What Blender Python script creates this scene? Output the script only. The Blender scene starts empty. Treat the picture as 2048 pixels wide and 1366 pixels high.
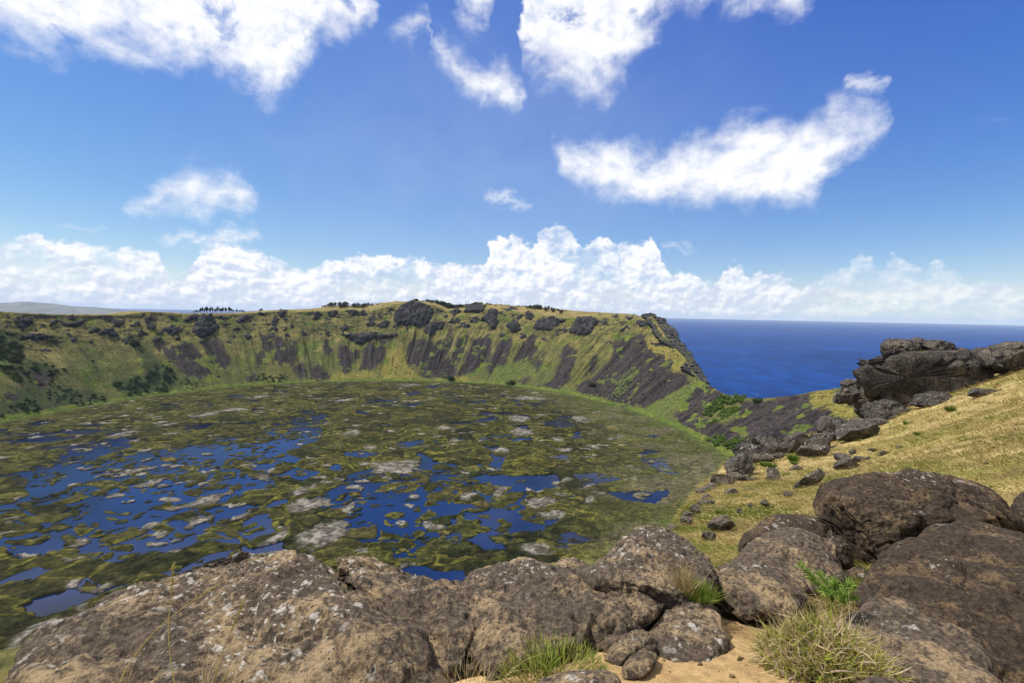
import bpy, math, random
import numpy as np
from mathutils import Matrix, Vector

S = bpy.context.scene
R_ = math.radians

# ---------------------------------------------------------------- camera
F_PX = 967.0                       # focal length in photo pixels (photo 2048 x 1366)
PITCH, ROLL = R_(3.373), R_(1.05)
cam_data = bpy.data.cameras.new("camera")
cam_data.sensor_width = 36.0
cam_data.lens = 36.0 * F_PX / 2048.0
cam_data.clip_start = 0.05
cam_data.clip_end = 300000.0
cam = bpy.data.objects.new("camera", cam_data)
S.collection.objects.link(cam)
CAM_M = Matrix.Rotation(math.pi / 2 - PITCH, 4, 'X') @ Matrix.Rotation(ROLL, 4, 'Z')
cam.matrix_world = CAM_M
S.camera = cam
RM = np.array(CAM_M.to_3x3())

def ray(px, py):
    """World direction (unit depth) through a photo pixel."""
    px = np.asarray(px, float); py = np.asarray(py, float)
    v = np.stack([(px - 1024) / F_PX, -(py - 683) / F_PX, -np.ones_like(px)], -1)
    return v @ RM.T

def proj(P):
    c = np.asarray(P, float) @ RM
    d = np.maximum(-c[..., 2], 1e-3)
    return 1024 + F_PX * c[..., 0] / d, 683 - F_PX * c[..., 1] / d, -c[..., 2]

def azel(px, py):
    r = ray(px, py)
    return math.atan2(r[0], r[1]), math.atan2(r[2], math.hypot(r[0], r[1]))

# ---------------------------------------------------------------- exposure, sun, sky
S.view_settings.view_transform = 'Standard'
S.view_settings.look = 'None'
S.view_settings.exposure = 0.28
S.view_settings.gamma = 1.0
S.view_settings.use_curve_mapping = False
S.cycles.max_bounces = 6
S.cycles.volume_bounces = 0
S.cycles.use_denoising = True

SUN_AZ, SUN_EL = R_(-84), R_(58)   # azimuth from +Y towards +X
SKY_STRENGTH = 0.10
sun_data = bpy.data.lights.new("sun", 'SUN')
sun_data.energy = 5.0
sun_data.angle = R_(0.53)
sun_data.color = (1.0, 0.955, 0.88)
sun = bpy.data.objects.new("sun", sun_data)
S.collection.objects.link(sun)
sd = Vector((math.sin(SUN_AZ) * math.cos(SUN_EL), math.cos(SUN_AZ) * math.cos(SUN_EL), math.sin(SUN_EL)))
sun.rotation_euler = sd.to_track_quat('Z', 'Y').to_euler()

class NT:
    """Tiny helper to write node trees as expressions."""
    def __init__(self, tree):
        self.t = tree; tree.nodes.clear()
    def n(self, typ, ins=None, **props):
        nd = self.t.nodes.new(typ)
        for k, v in props.items(): setattr(nd, k, v)
        for k, v in (ins or {}).items(): self.set(nd.inputs[k], v)
        return nd
    def set(self, sock, v):
        if isinstance(v, bpy.types.NodeSocket): self.t.links.new(v, sock)
        elif v is not None:
            if hasattr(sock.default_value, '__len__') and not hasattr(v, '__len__'):
                v = (v,) * len(sock.default_value)
            if hasattr(v, '__len__') and len(sock.default_value) == 4 and len(v) == 3: v = (*v, 1)
            sock.default_value = v
    def m(self, op, a, b=None, c=None, clamp=False):
        nd = self.t.nodes.new('ShaderNodeMath'); nd.operation = op; nd.use_clamp = clamp
        self.set(nd.inputs[0], a)
        if b is not None: self.set(nd.inputs[1], b)
        if c is not None: self.set(nd.inputs[2], c)
        return nd.outputs[0]
    def vm(self, op, a, b=None, scale=None):
        nd = self.t.nodes.new('ShaderNodeVectorMath'); nd.operation = op
        self.set(nd.inputs[0], a)
        if b is not None: self.set(nd.inputs[1], b)
        if scale is not None: self.set(nd.inputs['Scale'], scale)
        return nd.outputs[0]
    def noise(self, vec, scale, detail=4, rough=0.55, dist=0.0):
        nd = self.n('ShaderNodeTexNoise', {'Vector': vec, 'Scale': scale, 'Detail': detail,
                                           'Roughness': rough, 'Distortion': dist})
        return nd.outputs[0]
    def sstep(self, v, lo, hi, to0=0.0, to1=1.0):
        nd = self.n('ShaderNodeMapRange', interpolation_type='SMOOTHSTEP')
        for i, x in enumerate((v, lo, hi, to0, to1)): self.set(nd.inputs[i], x)
        return nd.outputs[0]
    def lin(self, v, lo, hi, to0=0.0, to1=1.0):
        nd = self.n('ShaderNodeMapRange')
        for i, x in enumerate((v, lo, hi, to0, to1)): self.set(nd.inputs[i], x)
        return nd.outputs[0]
    def mix(self, f, a, b, blend='MIX'):
        nd = self.t.nodes.new('ShaderNodeMix'); nd.data_type = 'RGBA'; nd.blend_type = blend
        self.set(nd.inputs[0], f); self.set(nd.inputs[6], a); self.set(nd.inputs[7], b)
        return nd.outputs[2]
    def curve(self, v, pts):
        nd = self.t.nodes.new('ShaderNodeFloatCurve')
        self.set(nd.inputs['Value'], v)
        cu = nd.mapping.curves[0]
        pts = sorted(pts)
        while len(cu.points) < len(pts): cu.points.new(0.5, 0.5)
        for p, (x, y) in zip(cu.points, pts):
            p.location = (x, y); p.handle_type = 'VECTOR'
        nd.mapping.use_clip = False
        nd.mapping.update()
        return nd.outputs[0]

def build_world():
    w = bpy.data.worlds.new("World"); S.world = w; w.use_nodes = True
    t = NT(w.node_tree)
    sky = t.n('ShaderNodeTexSky', sky_type='NISHITA', sun_disc=False, sun_elevation=SUN_EL,
              sun_rotation=SUN_AZ, altitude=300.0, air_density=1.0, dust_density=0.0, ozone_density=4.0)
    d = t.n('ShaderNodeTexCoord').outputs['Generated']
    d = t.vm('NORMALIZE', d)
    sp = t.n('ShaderNodeSeparateXYZ', {0: d})
    x, y, z = sp.outputs
    az0 = t.m('ARCTAN2', x, y)
    el0 = t.m('ARCSINE', z)
    # domain warp: large billows and fine ragged edges
    comb = t.n('ShaderNodeCombineXYZ', {0: az0, 1: t.m('MULTIPLY', el0, 1.25), 2: 0.37}).outputs[0]
    nA = t.n('ShaderNodeTexNoise', {'Vector': comb, 'Scale': 9.0, 'Detail': 9, 'Roughness': 0.62, 'Distortion': 0.25})
    nB = t.n('ShaderNodeTexNoise', {'Vector': comb, 'Scale': 26.0, 'Detail': 7, 'Roughness': 0.6})
    ca = t.n('ShaderNodeSeparateColor', {0: nA.outputs[1]}).outputs
    cb = t.n('ShaderNodeSeparateColor', {0: nB.outputs[1]}).outputs
    def cen(v, k): return t.m('MULTIPLY', t.m('SUBTRACT', v, 0.5), k)
    n1 = cen(ca[0], 1.0)                                   # roughly -0.3 .. 0.3
    az = t.m('ADD', az0, t.m('ADD', cen(ca[1], 0.10), cen(cb[1], 0.02)))
    el = t.m('ADD', el0, t.m('ADD', cen(ca[2], 0.13), cen(cb[2], 0.03)))
    azb = t.m('ADD', az0, cen(cb[1], 0.04))
    nC = t.n('ShaderNodeTexNoise', {'Vector': comb, 'Scale': 75.0, 'Detail': 5, 'Roughness': 0.55})
    cc = t.n('ShaderNodeSeparateColor', {0: nC.outputs[1]}).outputs
    elb = t.m('ADD', el0, t.m('ADD', t.m('ADD', cen(cb[2], 0.055), cen(cc[2], 0.022)), cen(ca[2], 0.02)))
    AZ0, AZ1, ELM = R_(-56), R_(56), R_(60)
    def nz(v): return t.m('DIVIDE', t.m('SUBTRACT', v, AZ0), AZ1 - AZ0)
    u, ub = nz(az), nz(azb)
    def prof(sock, pts):
        q = []
        for px, py in pts:
            a, e = azel(px, py)
            q.append(((a - AZ0) / (AZ1 - AZ0), e / ELM))
        q.sort()
        q = [(-0.3, q[0][1])] + q + [(1.3, q[-1][1])]
        q = [(min(max(a, 0), 1), e) for a, e in q]
        return t.m('MULTIPLY', t.curve(sock, q), ELM)
    # upper clouds: only their ragged lower edge is in the frame
    b1 = prof(u, CL_UPPER)
    m1 = t.sstep(t.m('ADD', t.m('SUBTRACT', el, b1), t.m('ADD', t.m('MULTIPLY', n1, 0.06), cen(cb[0], 0.04))), -0.016, 0.064)
    m1 = t.m('MULTIPLY', m1, t.sstep(t.noise(comb, 14.0, 8, 0.62, 0.4), 0.31, 0.47, 0.25, 1.0))
    # mid clouds: top and bottom edge
    op = lambda L: [(a, b + 14 * (b == c), c - 14 * (b == c)) for a, b, c in L]      # closed gaps between clouds
    tp, bt = prof(u, [(a, b) for a, b, c in op(CL_MID)]), prof(u, [(a, c) for a, b, c in op(CL_MID)])
    m2 = t.sstep(t.m('ADD', t.m('MINIMUM', t.m('SUBTRACT', el, bt), t.m('SUBTRACT', tp, el)),
                     t.m('ADD', t.m('MULTIPLY', n1, 0.036), cen(cb[0], 0.022))), -0.012, 0.056)
    tp3, bt3 = prof(u, [(a, b) for a, b, c in op(CL_WISP)]), prof(u, [(a, c) for a, b, c in op(CL_WISP)])
    m3 = t.m('MULTIPLY', t.sstep(t.m('MINIMUM', t.m('SUBTRACT', el, bt3), t.m('SUBTRACT', tp3, el)), -0.006, 0.022), 0.75)
    # cumulus bank over the horizon
    tb = prof(ub, CL_BANK)
    dens = t.curve(nz(az0), [(0, 1.0), (0.60, 1.0), (0.70, .9), (0.755, .85), (0.80, .55), (1, .55)])
    mb = t.m('MULTIPLY', t.sstep(t.m('ADD', t.m('SUBTRACT', tb, elb), cen(cb[0], 0.010)), -0.001, 0.010), dens)
    gap = t.sstep(t.m('ADD', ca[0], t.m('MULTIPLY', cb[0], 0.35)), 0.54, 0.72, 0.30, 1.0)
    gap = t.m('MAXIMUM', gap, t.sstep(el0, 0.055, 0.02, 0.0, 0.9))
    mb = t.m('MULTIPLY', mb, gap)
    inv = None
    for mm in (m1, m2, m3, mb):
        k = t.m('SUBTRACT', 1.0, mm)
        inv = k if inv is None else t.m('MULTIPLY', inv, k)
    alpha = t.m('SUBTRACT', 1.0, inv, clamp=True)
    # shading: compare the billow noise with a sample towards the sun
    c2 = t.vm('ADD', comb, (-0.010, 0.018, 0.0))
    nB2 = t.noise(c2, 26.0, 6, 0.6)
    nC2 = t.noise(t.vm('ADD', comb, (-0.004, 0.007, 0.0)), 75.0, 4, 0.55)
    nA2 = t.noise(c2, 9.0, 7, 0.62, 0.25)
    lit = t.m('ADD', t.m('MULTIPLY', t.m('SUBTRACT', nB.outputs[0], nB2), 1.2),
              t.m('MULTIPLY', t.m('SUBTRACT', nA.outputs[0], nA2), 1.0))
    lit = t.m('ADD', lit, t.m('MULTIPLY', t.m('SUBTRACT', nC.outputs[0], nC2), t.sstep(el0, 0.22, 0.12, 0.0, 0.9)))
    lit = t.m('ADD', lit, t.sstep(el0, 0.0, 0.13, 0.36, 0.62))
    lit = t.m('SUBTRACT', lit, t.m('MULTIPLY', t.m('MULTIPLY', t.sstep(t.m('SUBTRACT', el, bt), 0.05, 0.0), m2), 0.22))
    lit = t.sstep(lit, 0.15, 0.75)
    ccol = t.mix(lit, CL_SHADE, CL_LIGHT)
    skyc = t.n('ShaderNodeVectorMath', {0: sky.outputs[0], 'Scale': SKY_STRENGTH}, operation='SCALE').outputs[0]
    sc = t.n('ShaderNodeSeparateColor', {0: skyc}).outputs
    skyc = t.n('ShaderNodeCombineColor', {i: t.m('MINIMUM', t.m('MULTIPLY', t.m('POWER', sc[i], SKY_G[i]), SKY_A[i]), (0.56, 0.68, 0.84)[i]) for i in range(3)}).outputs[0]
    col = t.mix(t.m('MULTIPLY', alpha, 0.97), skyc, ccol)
    # thin milky veil of high cloud over the middle of the view
    va = t.m('DIVIDE', t.m('ADD', az0, 0.05), 0.50); ve = t.m('DIVIDE', t.m('SUBTRACT', el0, 0.30), 0.26)
    veil = t.m('EXPONENT', t.m('MULTIPLY', t.m('ADD', t.m('MULTIPLY', va, va), t.m('MULTIPLY', ve, ve)), -1.0))
    veil = t.m('MULTIPLY', veil, t.lin(nA.outputs[0], 0.3, 0.7, 0.10, 0.17))
    col = t.mix(t.m('MULTIPLY', veil, t.m('SUBTRACT', 1.0, alpha)), col, (0.72, 0.83, 0.92))
    bg = t.n('ShaderNodeBackground', {'Color': col, 'Strength': 1.0})
    out = t.n('ShaderNodeOutputWorld')
    t.t.links.new(bg.outputs[0], out.inputs[0])
    w.cycles.sampling_method = 'MANUAL'
    w.cycles.sample_map_resolution = 512

SKY_A, SKY_G = (1.24, 0.95, 0.83), (1.42, 1.13, 0.52)
CL_LIGHT = (0.88, 0.88, 0.89)
CL_SHADE = (0.53, 0.60, 0.75)
CL_UPPER = [(-200, 30), (0, 72), (90, 88), (170, 95), (230, 120), (300, 128), (400, 150), (460, 168), (510, 195), (550, 222),
            (590, 190), (640, 120), (700, 85), (740, 40), (765, -120), (885, -120), (905, 20), (945, 56), (978, 40), (1000, -120), (1035, -40), (1050, 130), (1085, 150),
            (1140, 168), (1215, 190), (1255, 150), (1300, 75), (1345, 25), (1420, 8), (1530, 15), (1610, 35), (1650, -30), (1720, -300),
            (2300, -300)]
CL_MID = [(-200, 400, 400), (245, 392, 392), (262, 375, 410), (330, 345, 417), (390, 322, 420), (430, 340, 422), (480, 342, 422),
          (502, 372, 416), (522, 398, 398), (640, 300, 300), (762, 62, 62), (790, 42, 88), (830, 20, 93), (858, 30, 70),
          (864, 82, 112), (890, 72, 138), (930, 98, 178), (970, 104, 208), (1010, 112, 216), (1042, 148, 210), (1056, 182, 182),
          (1098, 290, 290), (1130, 275, 362), (1180, 280, 388), (1240, 284, 404), (1300, 306, 414), (1350, 282, 414), (1400, 266, 414),
          (1450, 238, 415), (1520, 206, 415), (1580, 210, 413), (1620, 210, 404), (1660, 210, 340), (1700, 205, 316), (1745, 212, 300),
          (1785, 222, 272), (1800, 250, 250), (2300, 250, 250)]
CL_WISP = [(-200, 442, 442), (80, 444, 444), (130, 434, 449), (200, 444, 449), (215, 447, 447), (300, 470, 470), (345, 455, 478),
           (470, 440, 482), (520, 440, 470), (545, 470, 470), (950, 402, 402), (975, 388, 410), (1015, 384, 411), (1060, 398, 409),
           (1075, 404, 404), (1300, 480, 480), (1330, 488, 508), (1400, 500, 505), (1420, 500, 500), (1660, 190, 190), (1690, 166, 200),
           (1740, 158, 208), (1772, 176, 200), (1785, 190, 190), (2300, 190, 190)]
CL_BANK = [(-200, 490), (0, 484), (30, 468), (75, 464), (100, 484), (130, 489), (150, 478), (200, 485), (250, 488), (300, 490),
           (322, 512), (336, 556), (380, 540), (398, 502), (440, 482), (480, 488), (520, 503), (560, 508), (590, 528), (610, 545),
           (640, 524), (720, 506), (760, 509), (850, 513), (870, 530), (940, 524), (970, 519), (985, 478), (1020, 468), (1070, 489),
           (1085, 448), (1120, 443), (1147, 463), (1162, 490), (1200, 468), (1230, 494), (1288, 480), (1308, 468), (1325, 520),
           (1342, 552), (1370, 535), (1400, 548), (1424, 566), (1440, 555), (1460, 526), (1480, 529), (1502, 548), (1560, 543),
           (1602, 572), (1640, 560), (1660, 540), (1700, 534), (1720, 503), (1737, 520), (1760, 540), (1790, 510), (1822, 530),
           (1850, 541), (1870, 508), (1892, 520), (1930, 550), (1950, 572), (2000, 568), (2048, 574), (2300, 570)]
build_world()

# ---------------------------------------------------------------- numpy noise
def _hash(ix, iy, iz, seed):
    h = (ix.astype(np.int64) * 374761393 + iy.astype(np.int64) * 668265263 + iz.astype(np.int64) * 2147483647 + seed * 1274126177) & 0xFFFFFFFF
    h = ((h ^ (h >> 13)) * 1274126177) & 0xFFFFFFFF
    h = ((h ^ (h >> 16)) * 2246822519) & 0xFFFFFFFF
    return ((h ^ (h >> 15)) & 0xFFFFFF) / float(0xFFFFFF)

def vnoise(P, seed=0):
    P = np.asarray(P, float)
    i = np.floor(P); f = P - i; f = f * f * f * (f * (f * 6 - 15) + 10)
    i = i.astype(np.int64); x, y, z = i[..., 0], i[..., 1], i[..., 2]
    fx, fy, fz = f[..., 0], f[..., 1], f[..., 2]
    def c(a, b, d): return _hash(x + a, y + b, z + d, seed)
    x00 = c(0, 0, 0) * (1 - fx) + c(1, 0, 0) * fx; x10 = c(0, 1, 0) * (1 - fx) + c(1, 1, 0) * fx
    x01 = c(0, 0, 1) * (1 - fx) + c(1, 0, 1) * fx; x11 = c(0, 1, 1) * (1 - fx) + c(1, 1, 1) * fx
    return (x00 * (1 - fy) + x10 * fy) * (1 - fz) + (x01 * (1 - fy) + x11 * fy) * fz

def fbm(P, octv=5, seed=0, gain=0.5, lac=2.03):
    """Fractal noise, about -1 .. 1."""
    P = np.asarray(P, float); s = 0; a = 1.0; tot = 0
    for k in range(octv):
        s = s + a * (vnoise(P, seed + k * 17) * 2 - 1); tot += a; a *= gain; P = P * lac + 11.3
    return s / tot

def ridged(P, octv=4, seed=0, gain=0.5):
    P = np.asarray(P, float); s = 0; a = 1.0; tot = 0
    for k in range(octv):
        s = s + a * (1 - np.abs(vnoise(P, seed + k * 31) * 2 - 1)); tot += a; a *= gain; P = P * 2.03 + 5.7
    return s / tot

def worley(P, seed=0):
    """F1 and F2 distances of cellular noise, and the id of the nearest cell."""
    P = np.asarray(P, float); i = np.floor(P).astype(np.int64)
    f1 = np.full(P.shape[:-1], 9.0); f2 = f1.copy(); cid = np.zeros(P.shape[:-1])
    for a in (-1, 0, 1):
        for b in (-1, 0, 1):
            for c in (-1, 0, 1):
                q = i + np.array([a, b, c])
                o = np.stack([_hash(q[..., 0], q[..., 1], q[..., 2], seed + k) for k in (1, 2, 3)], -1)
                d = np.linalg.norm(q + o - P, axis=-1)
                new = d < f1
                f2 = np.where(new, f1, np.minimum(f2, d)); cid = np.where(new, o[..., 0], cid)
                f1 = np.where(new, d, f1)
    return f1, f2, cid

def worley2(P, seed=0):
    i = np.floor(P[..., :2]).astype(np.int64); f1 = np.full(P.shape[:-1], 9.0); f2 = f1.copy(); cid = np.zeros(P.shape[:-1]); z = np.zeros(P.shape[:-1], np.int64)
    for a in (-1, 0, 1):
        for b in (-1, 0, 1):
            q = i + np.array([a, b]); o = np.stack([_hash(q[..., 0], q[..., 1], z, seed + k) for k in (1, 2)], -1)
            d = np.linalg.norm(q + o - P[..., :2], axis=-1); new = d < f1
            f2 = np.where(new, f1, np.minimum(f2, d)); cid = np.where(new, _hash(q[..., 0], q[..., 1], z, seed + 5), cid); f1 = np.where(new, d, f1)
    return f1, f2, cid

def ss(x, a, b):
    t = np.clip((x - a) / (b - a), 0, 1); return t * t * (3 - 2 * t)

def poly_sd(px, py, poly):
    """Signed distance to a polygon, positive inside."""
    poly = np.asarray(poly, float); px = np.asarray(px, float); py = np.asarray(py, float)
    d = np.full(px.shape, 1e9); ins = np.zeros(px.shape, bool)
    n = len(poly)
    for k in range(n):
        ax, ay = poly[k]; bx, by = poly[(k + 1) % n]
        ex, ey = bx - ax, by - ay
        t = np.clip(((px - ax) * ex + (py - ay) * ey) / (ex * ex + ey * ey + 1e-9), 0, 1)
        d = np.minimum(d, (px - ax - t * ex) ** 2 + (py - ay - t * ey) ** 2)
        if ay != by:
            cr = ((ay > py) != (by > py)) & (px < (bx - ax) * (py - ay) / (by - ay) + ax)
            ins ^= cr
    return np.where(ins, 1, -1) * np.sqrt(d)

def line_d(px, py, pl):
    d = np.full(np.shape(px), 1e9)
    for (ax, ay), (bx, by) in zip(pl[:-1], pl[1:]):
        ex, ey = bx - ax, by - ay
        t = np.clip(((px - ax) * ex + (py - ay) * ey) / (ex * ex + ey * ey + 1e-9), 0, 1)
        d = np.minimum(d, (px - ax - t * ex) ** 2 + (py - ay - t * ey) ** 2)
    return np.sqrt(d)

# ---------------------------------------------------------------- mesh and object helpers
def mesh_np(name, V, quads=None, tris=None, mat=None, smooth=True, attrs=None, mats=None, mat_idx=None):
    me = bpy.data.meshes.new(name)
    V = np.asarray(V, np.float32).reshape(-1, 3)
    q = np.zeros((0, 4), np.int32) if quads is None else np.asarray(quads, np.int32).reshape(-1, 4)
    t = np.zeros((0, 3), np.int32) if tris is None else np.asarray(tris, np.int32).reshape(-1, 3)
    me.vertices.add(len(V)); me.vertices.foreach_set('co', V.ravel())
    nl = q.size + t.size
    me.loops.add(nl); me.loops.foreach_set('vertex_index', np.concatenate([q.ravel(), t.ravel()]).astype(np.int32))
    me.polygons.add(len(q) + len(t))
    st = np.concatenate([np.arange(len(q)) * 4, q.size + np.arange(len(t)) * 3]).astype(np.int32)
    me.polygons.foreach_set('loop_start', st)
    me.polygons.foreach_set('use_smooth', np.full(len(q) + len(t), smooth, bool))
    for m_ in (mats or ([mat] if mat else [])): me.materials.append(m_)
    if mat_idx is not None: me.polygons.foreach_set('material_index', np.asarray(mat_idx, np.int32))
    for k, v in (attrs or {}).items():
        v = np.asarray(v, np.float32)
        if v.ndim == 2:
            if v.shape[1] == 3: v = np.concatenate([v, np.ones((len(v), 1), np.float32)], 1)
            a = me.attributes.new(k, 'FLOAT_COLOR', 'POINT'); a.data.foreach_set('color', v.ravel())
        else:
            a = me.attributes.new(k, 'FLOAT', 'POINT'); a.data.foreach_set('value', v)
    me.update(calc_edges=True); me.validate()
    return me

def link(name, data, parent=None, loc=None):
    o = bpy.data.objects.new(name, data); S.collection.objects.link(o)
    if parent: o.parent = parent
    if loc is not None: o.location = loc
    return o

def tag(o, label=None, cat=None, group=None, kind=None):
    if label: o['label'] = label
    if cat: o['category'] = cat
    if group: o['group'] = group
    if kind: o['kind'] = kind
    return o

def grid_quads(nr, nc, wrap=False):
    r = np.arange(nr - 1)[:, None]; c = np.arange(nc if wrap else nc - 1)[None, :]
    c2 = (c + 1) % nc
    return np.stack([r * nc + c, r * nc + c2, (r + 1) * nc + c2, (r + 1) * nc + c], -1).reshape(-1, 4)

def grid_normals(G, wrap=False):
    if wrap:
        du = np.roll(G, -1, 1) - np.roll(G, 1, 1)
    else:
        du = np.gradient(G, axis=1)
    dv = np.gradient(G, axis=0)
    n = np.cross(du, dv); return n / (np.linalg.norm(n, axis=-1, keepdims=True) + 1e-12)

def C(*a): return np.array(a, float)
def lerp(a, b, t):
    t = np.asarray(t)[..., None]; return np.asarray(a) * (1 - t) + np.asarray(b) * t

# ---------------------------------------------------------------- materials
def new_mat(name):
    m = bpy.data.materials.new(name); m.use_nodes = True
    return m, NT(m.node_tree)

def finish(t, bsdf):
    out = t.n('ShaderNodeOutputMaterial'); t.t.links.new(bsdf.outputs[0], out.inputs[0])

def attr_mat(name, rough=0.9, nscale=1.0, namp=0.35, bscale=1.0, bdist=0.2, spec=0.2, nscale2=None, transl=0.0):
    """Colour comes from the mesh's own albedo attribute, broken up by two noises, with bump."""
    m, t = new_mat(name)
    co = t.n('ShaderNodeTexCoord').outputs['Object']
    a = t.n('ShaderNodeAttribute', attribute_name='alb').outputs['Color']
    f = t.noise(co, nscale, 6, 0.65)
    k = t.sstep(f, 0.3, 0.7, 1 - namp, 1 + namp)
    if nscale2:
        k = t.m('MULTIPLY', k, t.sstep(t.noise(co, nscale2, 4, 0.6), 0.3, 0.7, 1 - namp * .7, 1 + namp * .7))
    col = t.vm('SCALE', a, scale=k)
    b = t.n('ShaderNodeBump', {'Strength': 1.0, 'Distance': bdist, 'Height': t.noise(co, bscale, 6, 0.7)})
    p = t.n('ShaderNodeBsdfPrincipled', {'Base Color': col, 'Roughness': rough, 'Normal': b.outputs[0]})
    p.inputs['Specular IOR Level'].default_value = spec
    finish(t, p); return m

def rock_mat(name, dark, mid, tan, lich, scale=1.0, lichen=0.5, tan_amt=0.5, seed=0.0, bump=0.02, top_lich=0.0):
    m, t = new_mat(name)
    co = t.vm('ADD', t.n('ShaderNodeTexCoord').outputs['Object'], (seed * 3.1, seed * 1.7, seed))
    g = t.n('ShaderNodeNewGeometry').outputs['Normal']
    nz = t.n('ShaderNodeSeparateXYZ', {0: g}).outputs[2]
    n1 = t.noise(co, 2.2 * scale, 8, 0.62, 0.3)
    n2 = t.noise(co, 7.0 * scale, 8, 0.7)
    n3 = t.noise(co, 30.0 * scale, 6, 0.7)
    n4 = t.noise(co, 90.0 * scale, 4, 0.6)
    base = t.mix(t.sstep(n3, 0.34, 0.66), dark, mid)
    th = 0.62 - 0.16 * tan_amt
    tn = t.m('ADD', t.m('MULTIPLY', n1, 0.65), t.m('MULTIPLY', n2, 0.35))
    tn = t.m('ADD', tn, t.m('MULTIPLY', t.m('SUBTRACT', n3, 0.5), 0.35))
    base = t.mix(t.m('MULTIPLY', t.sstep(tn, th - 0.05, th + 0.09), 0.9), base, tan)
    # pale crusty lichen: rounded spots from warped cells, gathered in patches
    wv = t.vm('ADD', co, t.vm('SCALE', t.n('ShaderNodeTexNoise', {'Vector': co, 'Scale': 14 * scale, 'Detail': 4}).outputs[1], scale=0.10 / scale))
    vo = t.n('ShaderNodeTexVoronoi', {'Vector': wv, 'Scale': 10.0 * scale}).outputs
    vo2 = t.n('ShaderNodeTexVoronoi', {'Vector': wv, 'Scale': 28.0 * scale}).outputs
    pick = t.m('GREATER_THAN', t.n('ShaderNodeSeparateColor', {0: vo[1]}).outputs[0], 0.55)
    spot = t.m('MULTIPLY', t.sstep(vo[0], 0.36, 0.20), pick)
    spot2 = t.m('MULTIPLY', t.sstep(vo2[0], 0.40, 0.22), t.m('GREATER_THAN', t.n('ShaderNodeSeparateColor', {0: vo2[1]}).outputs[1], 0.62))
    spot = t.m('MAXIMUM', spot, spot2)
    patch = t.noise(co, 1.7 * scale, 5, 0.6)
    patch = t.m('ADD', patch, t.m('MULTIPLY', t.m('SUBTRACT', nz, 0.45), 0.16))
    if top_lich:
        at = t.n('ShaderNodeAttribute', attribute_name='lich').outputs['Fac']
        patch = t.m('ADD', patch, t.m('MULTIPLY', at, top_lich))
    lt = 0.74 - 0.22 * lichen
    spot = t.m('MULTIPLY', spot, t.sstep(patch, lt - 0.04, lt + 0.10))
    spot = t.m('MULTIPLY', spot, t.sstep(n3, 0.3, 0.55, 0.25, 1.0))
    col = t.mix(t.m('MULTIPLY', spot, 0.78), base, lich)
    # dark vesicles
    pit = t.n('ShaderNodeTexVoronoi', {'Vector': co, 'Scale': 38.0 * scale}).outputs[0]
    pitm = t.m('MULTIPLY', t.sstep(pit, 0.30, 0.12), t.sstep(n2, 0.42, 0.6))
    col = t.mix(t.m('MULTIPLY', pitm, 0.7), col, tuple(c * 0.35 for c in dark))
    col = t.mix(1.0, col, t.n('ShaderNodeCombineColor', {0: t.lin(n4, 0.2, 0.8, 0.72, 1.28), 1: t.lin(n4, 0.2, 0.8, 0.72, 1.28), 2: t.lin(n4, 0.2, 0.8, 0.72, 1.28)}).outputs[0], 'MULTIPLY')
    h = t.m('ADD', t.m('MULTIPLY', n2, 1.2), t.m('ADD', t.m('MULTIPLY', n3, 0.7), t.m('MULTIPLY', n4, 0.22)))
    h = t.m('SUBTRACT', h, t.m('MULTIPLY', pitm, 0.35))
    h = t.m('ADD', h, t.m('MULTIPLY', spot, 0.12))
    b = t.n('ShaderNodeBump', {'Strength': 1.0, 'Distance': bump / scale * 3.2, 'Height': h})
    p = t.n('ShaderNodeBsdfPrincipled', {'Base Color': col, 'Roughness': 0.92, 'Normal': b.outputs[0]})
    p.inputs['Specular IOR Level'].default_value = 0.25
    finish(t, p); return m

# ================================================================ SETTING
LAKE_C = np.array([-285.0, 815.0]); LAKE_R = 573.0; LAKE_Z = -200.0; SEA_Z = -310.0
Z1 = lambda L: [(x / 2.926, 560 + y / 2.926) for x, y in L]
Z2 = lambda L: [(600 + x / 4.096, 560 + y / 4.096) for x, y in L]
Z3 = lambda L: [(1000 + x / 3.794, 560 + y / 3.794) for x, y in L]
Z4 = lambda L: [(1400 + x / 2.969, 620 + y / 2.969) for x, y in L]

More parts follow.
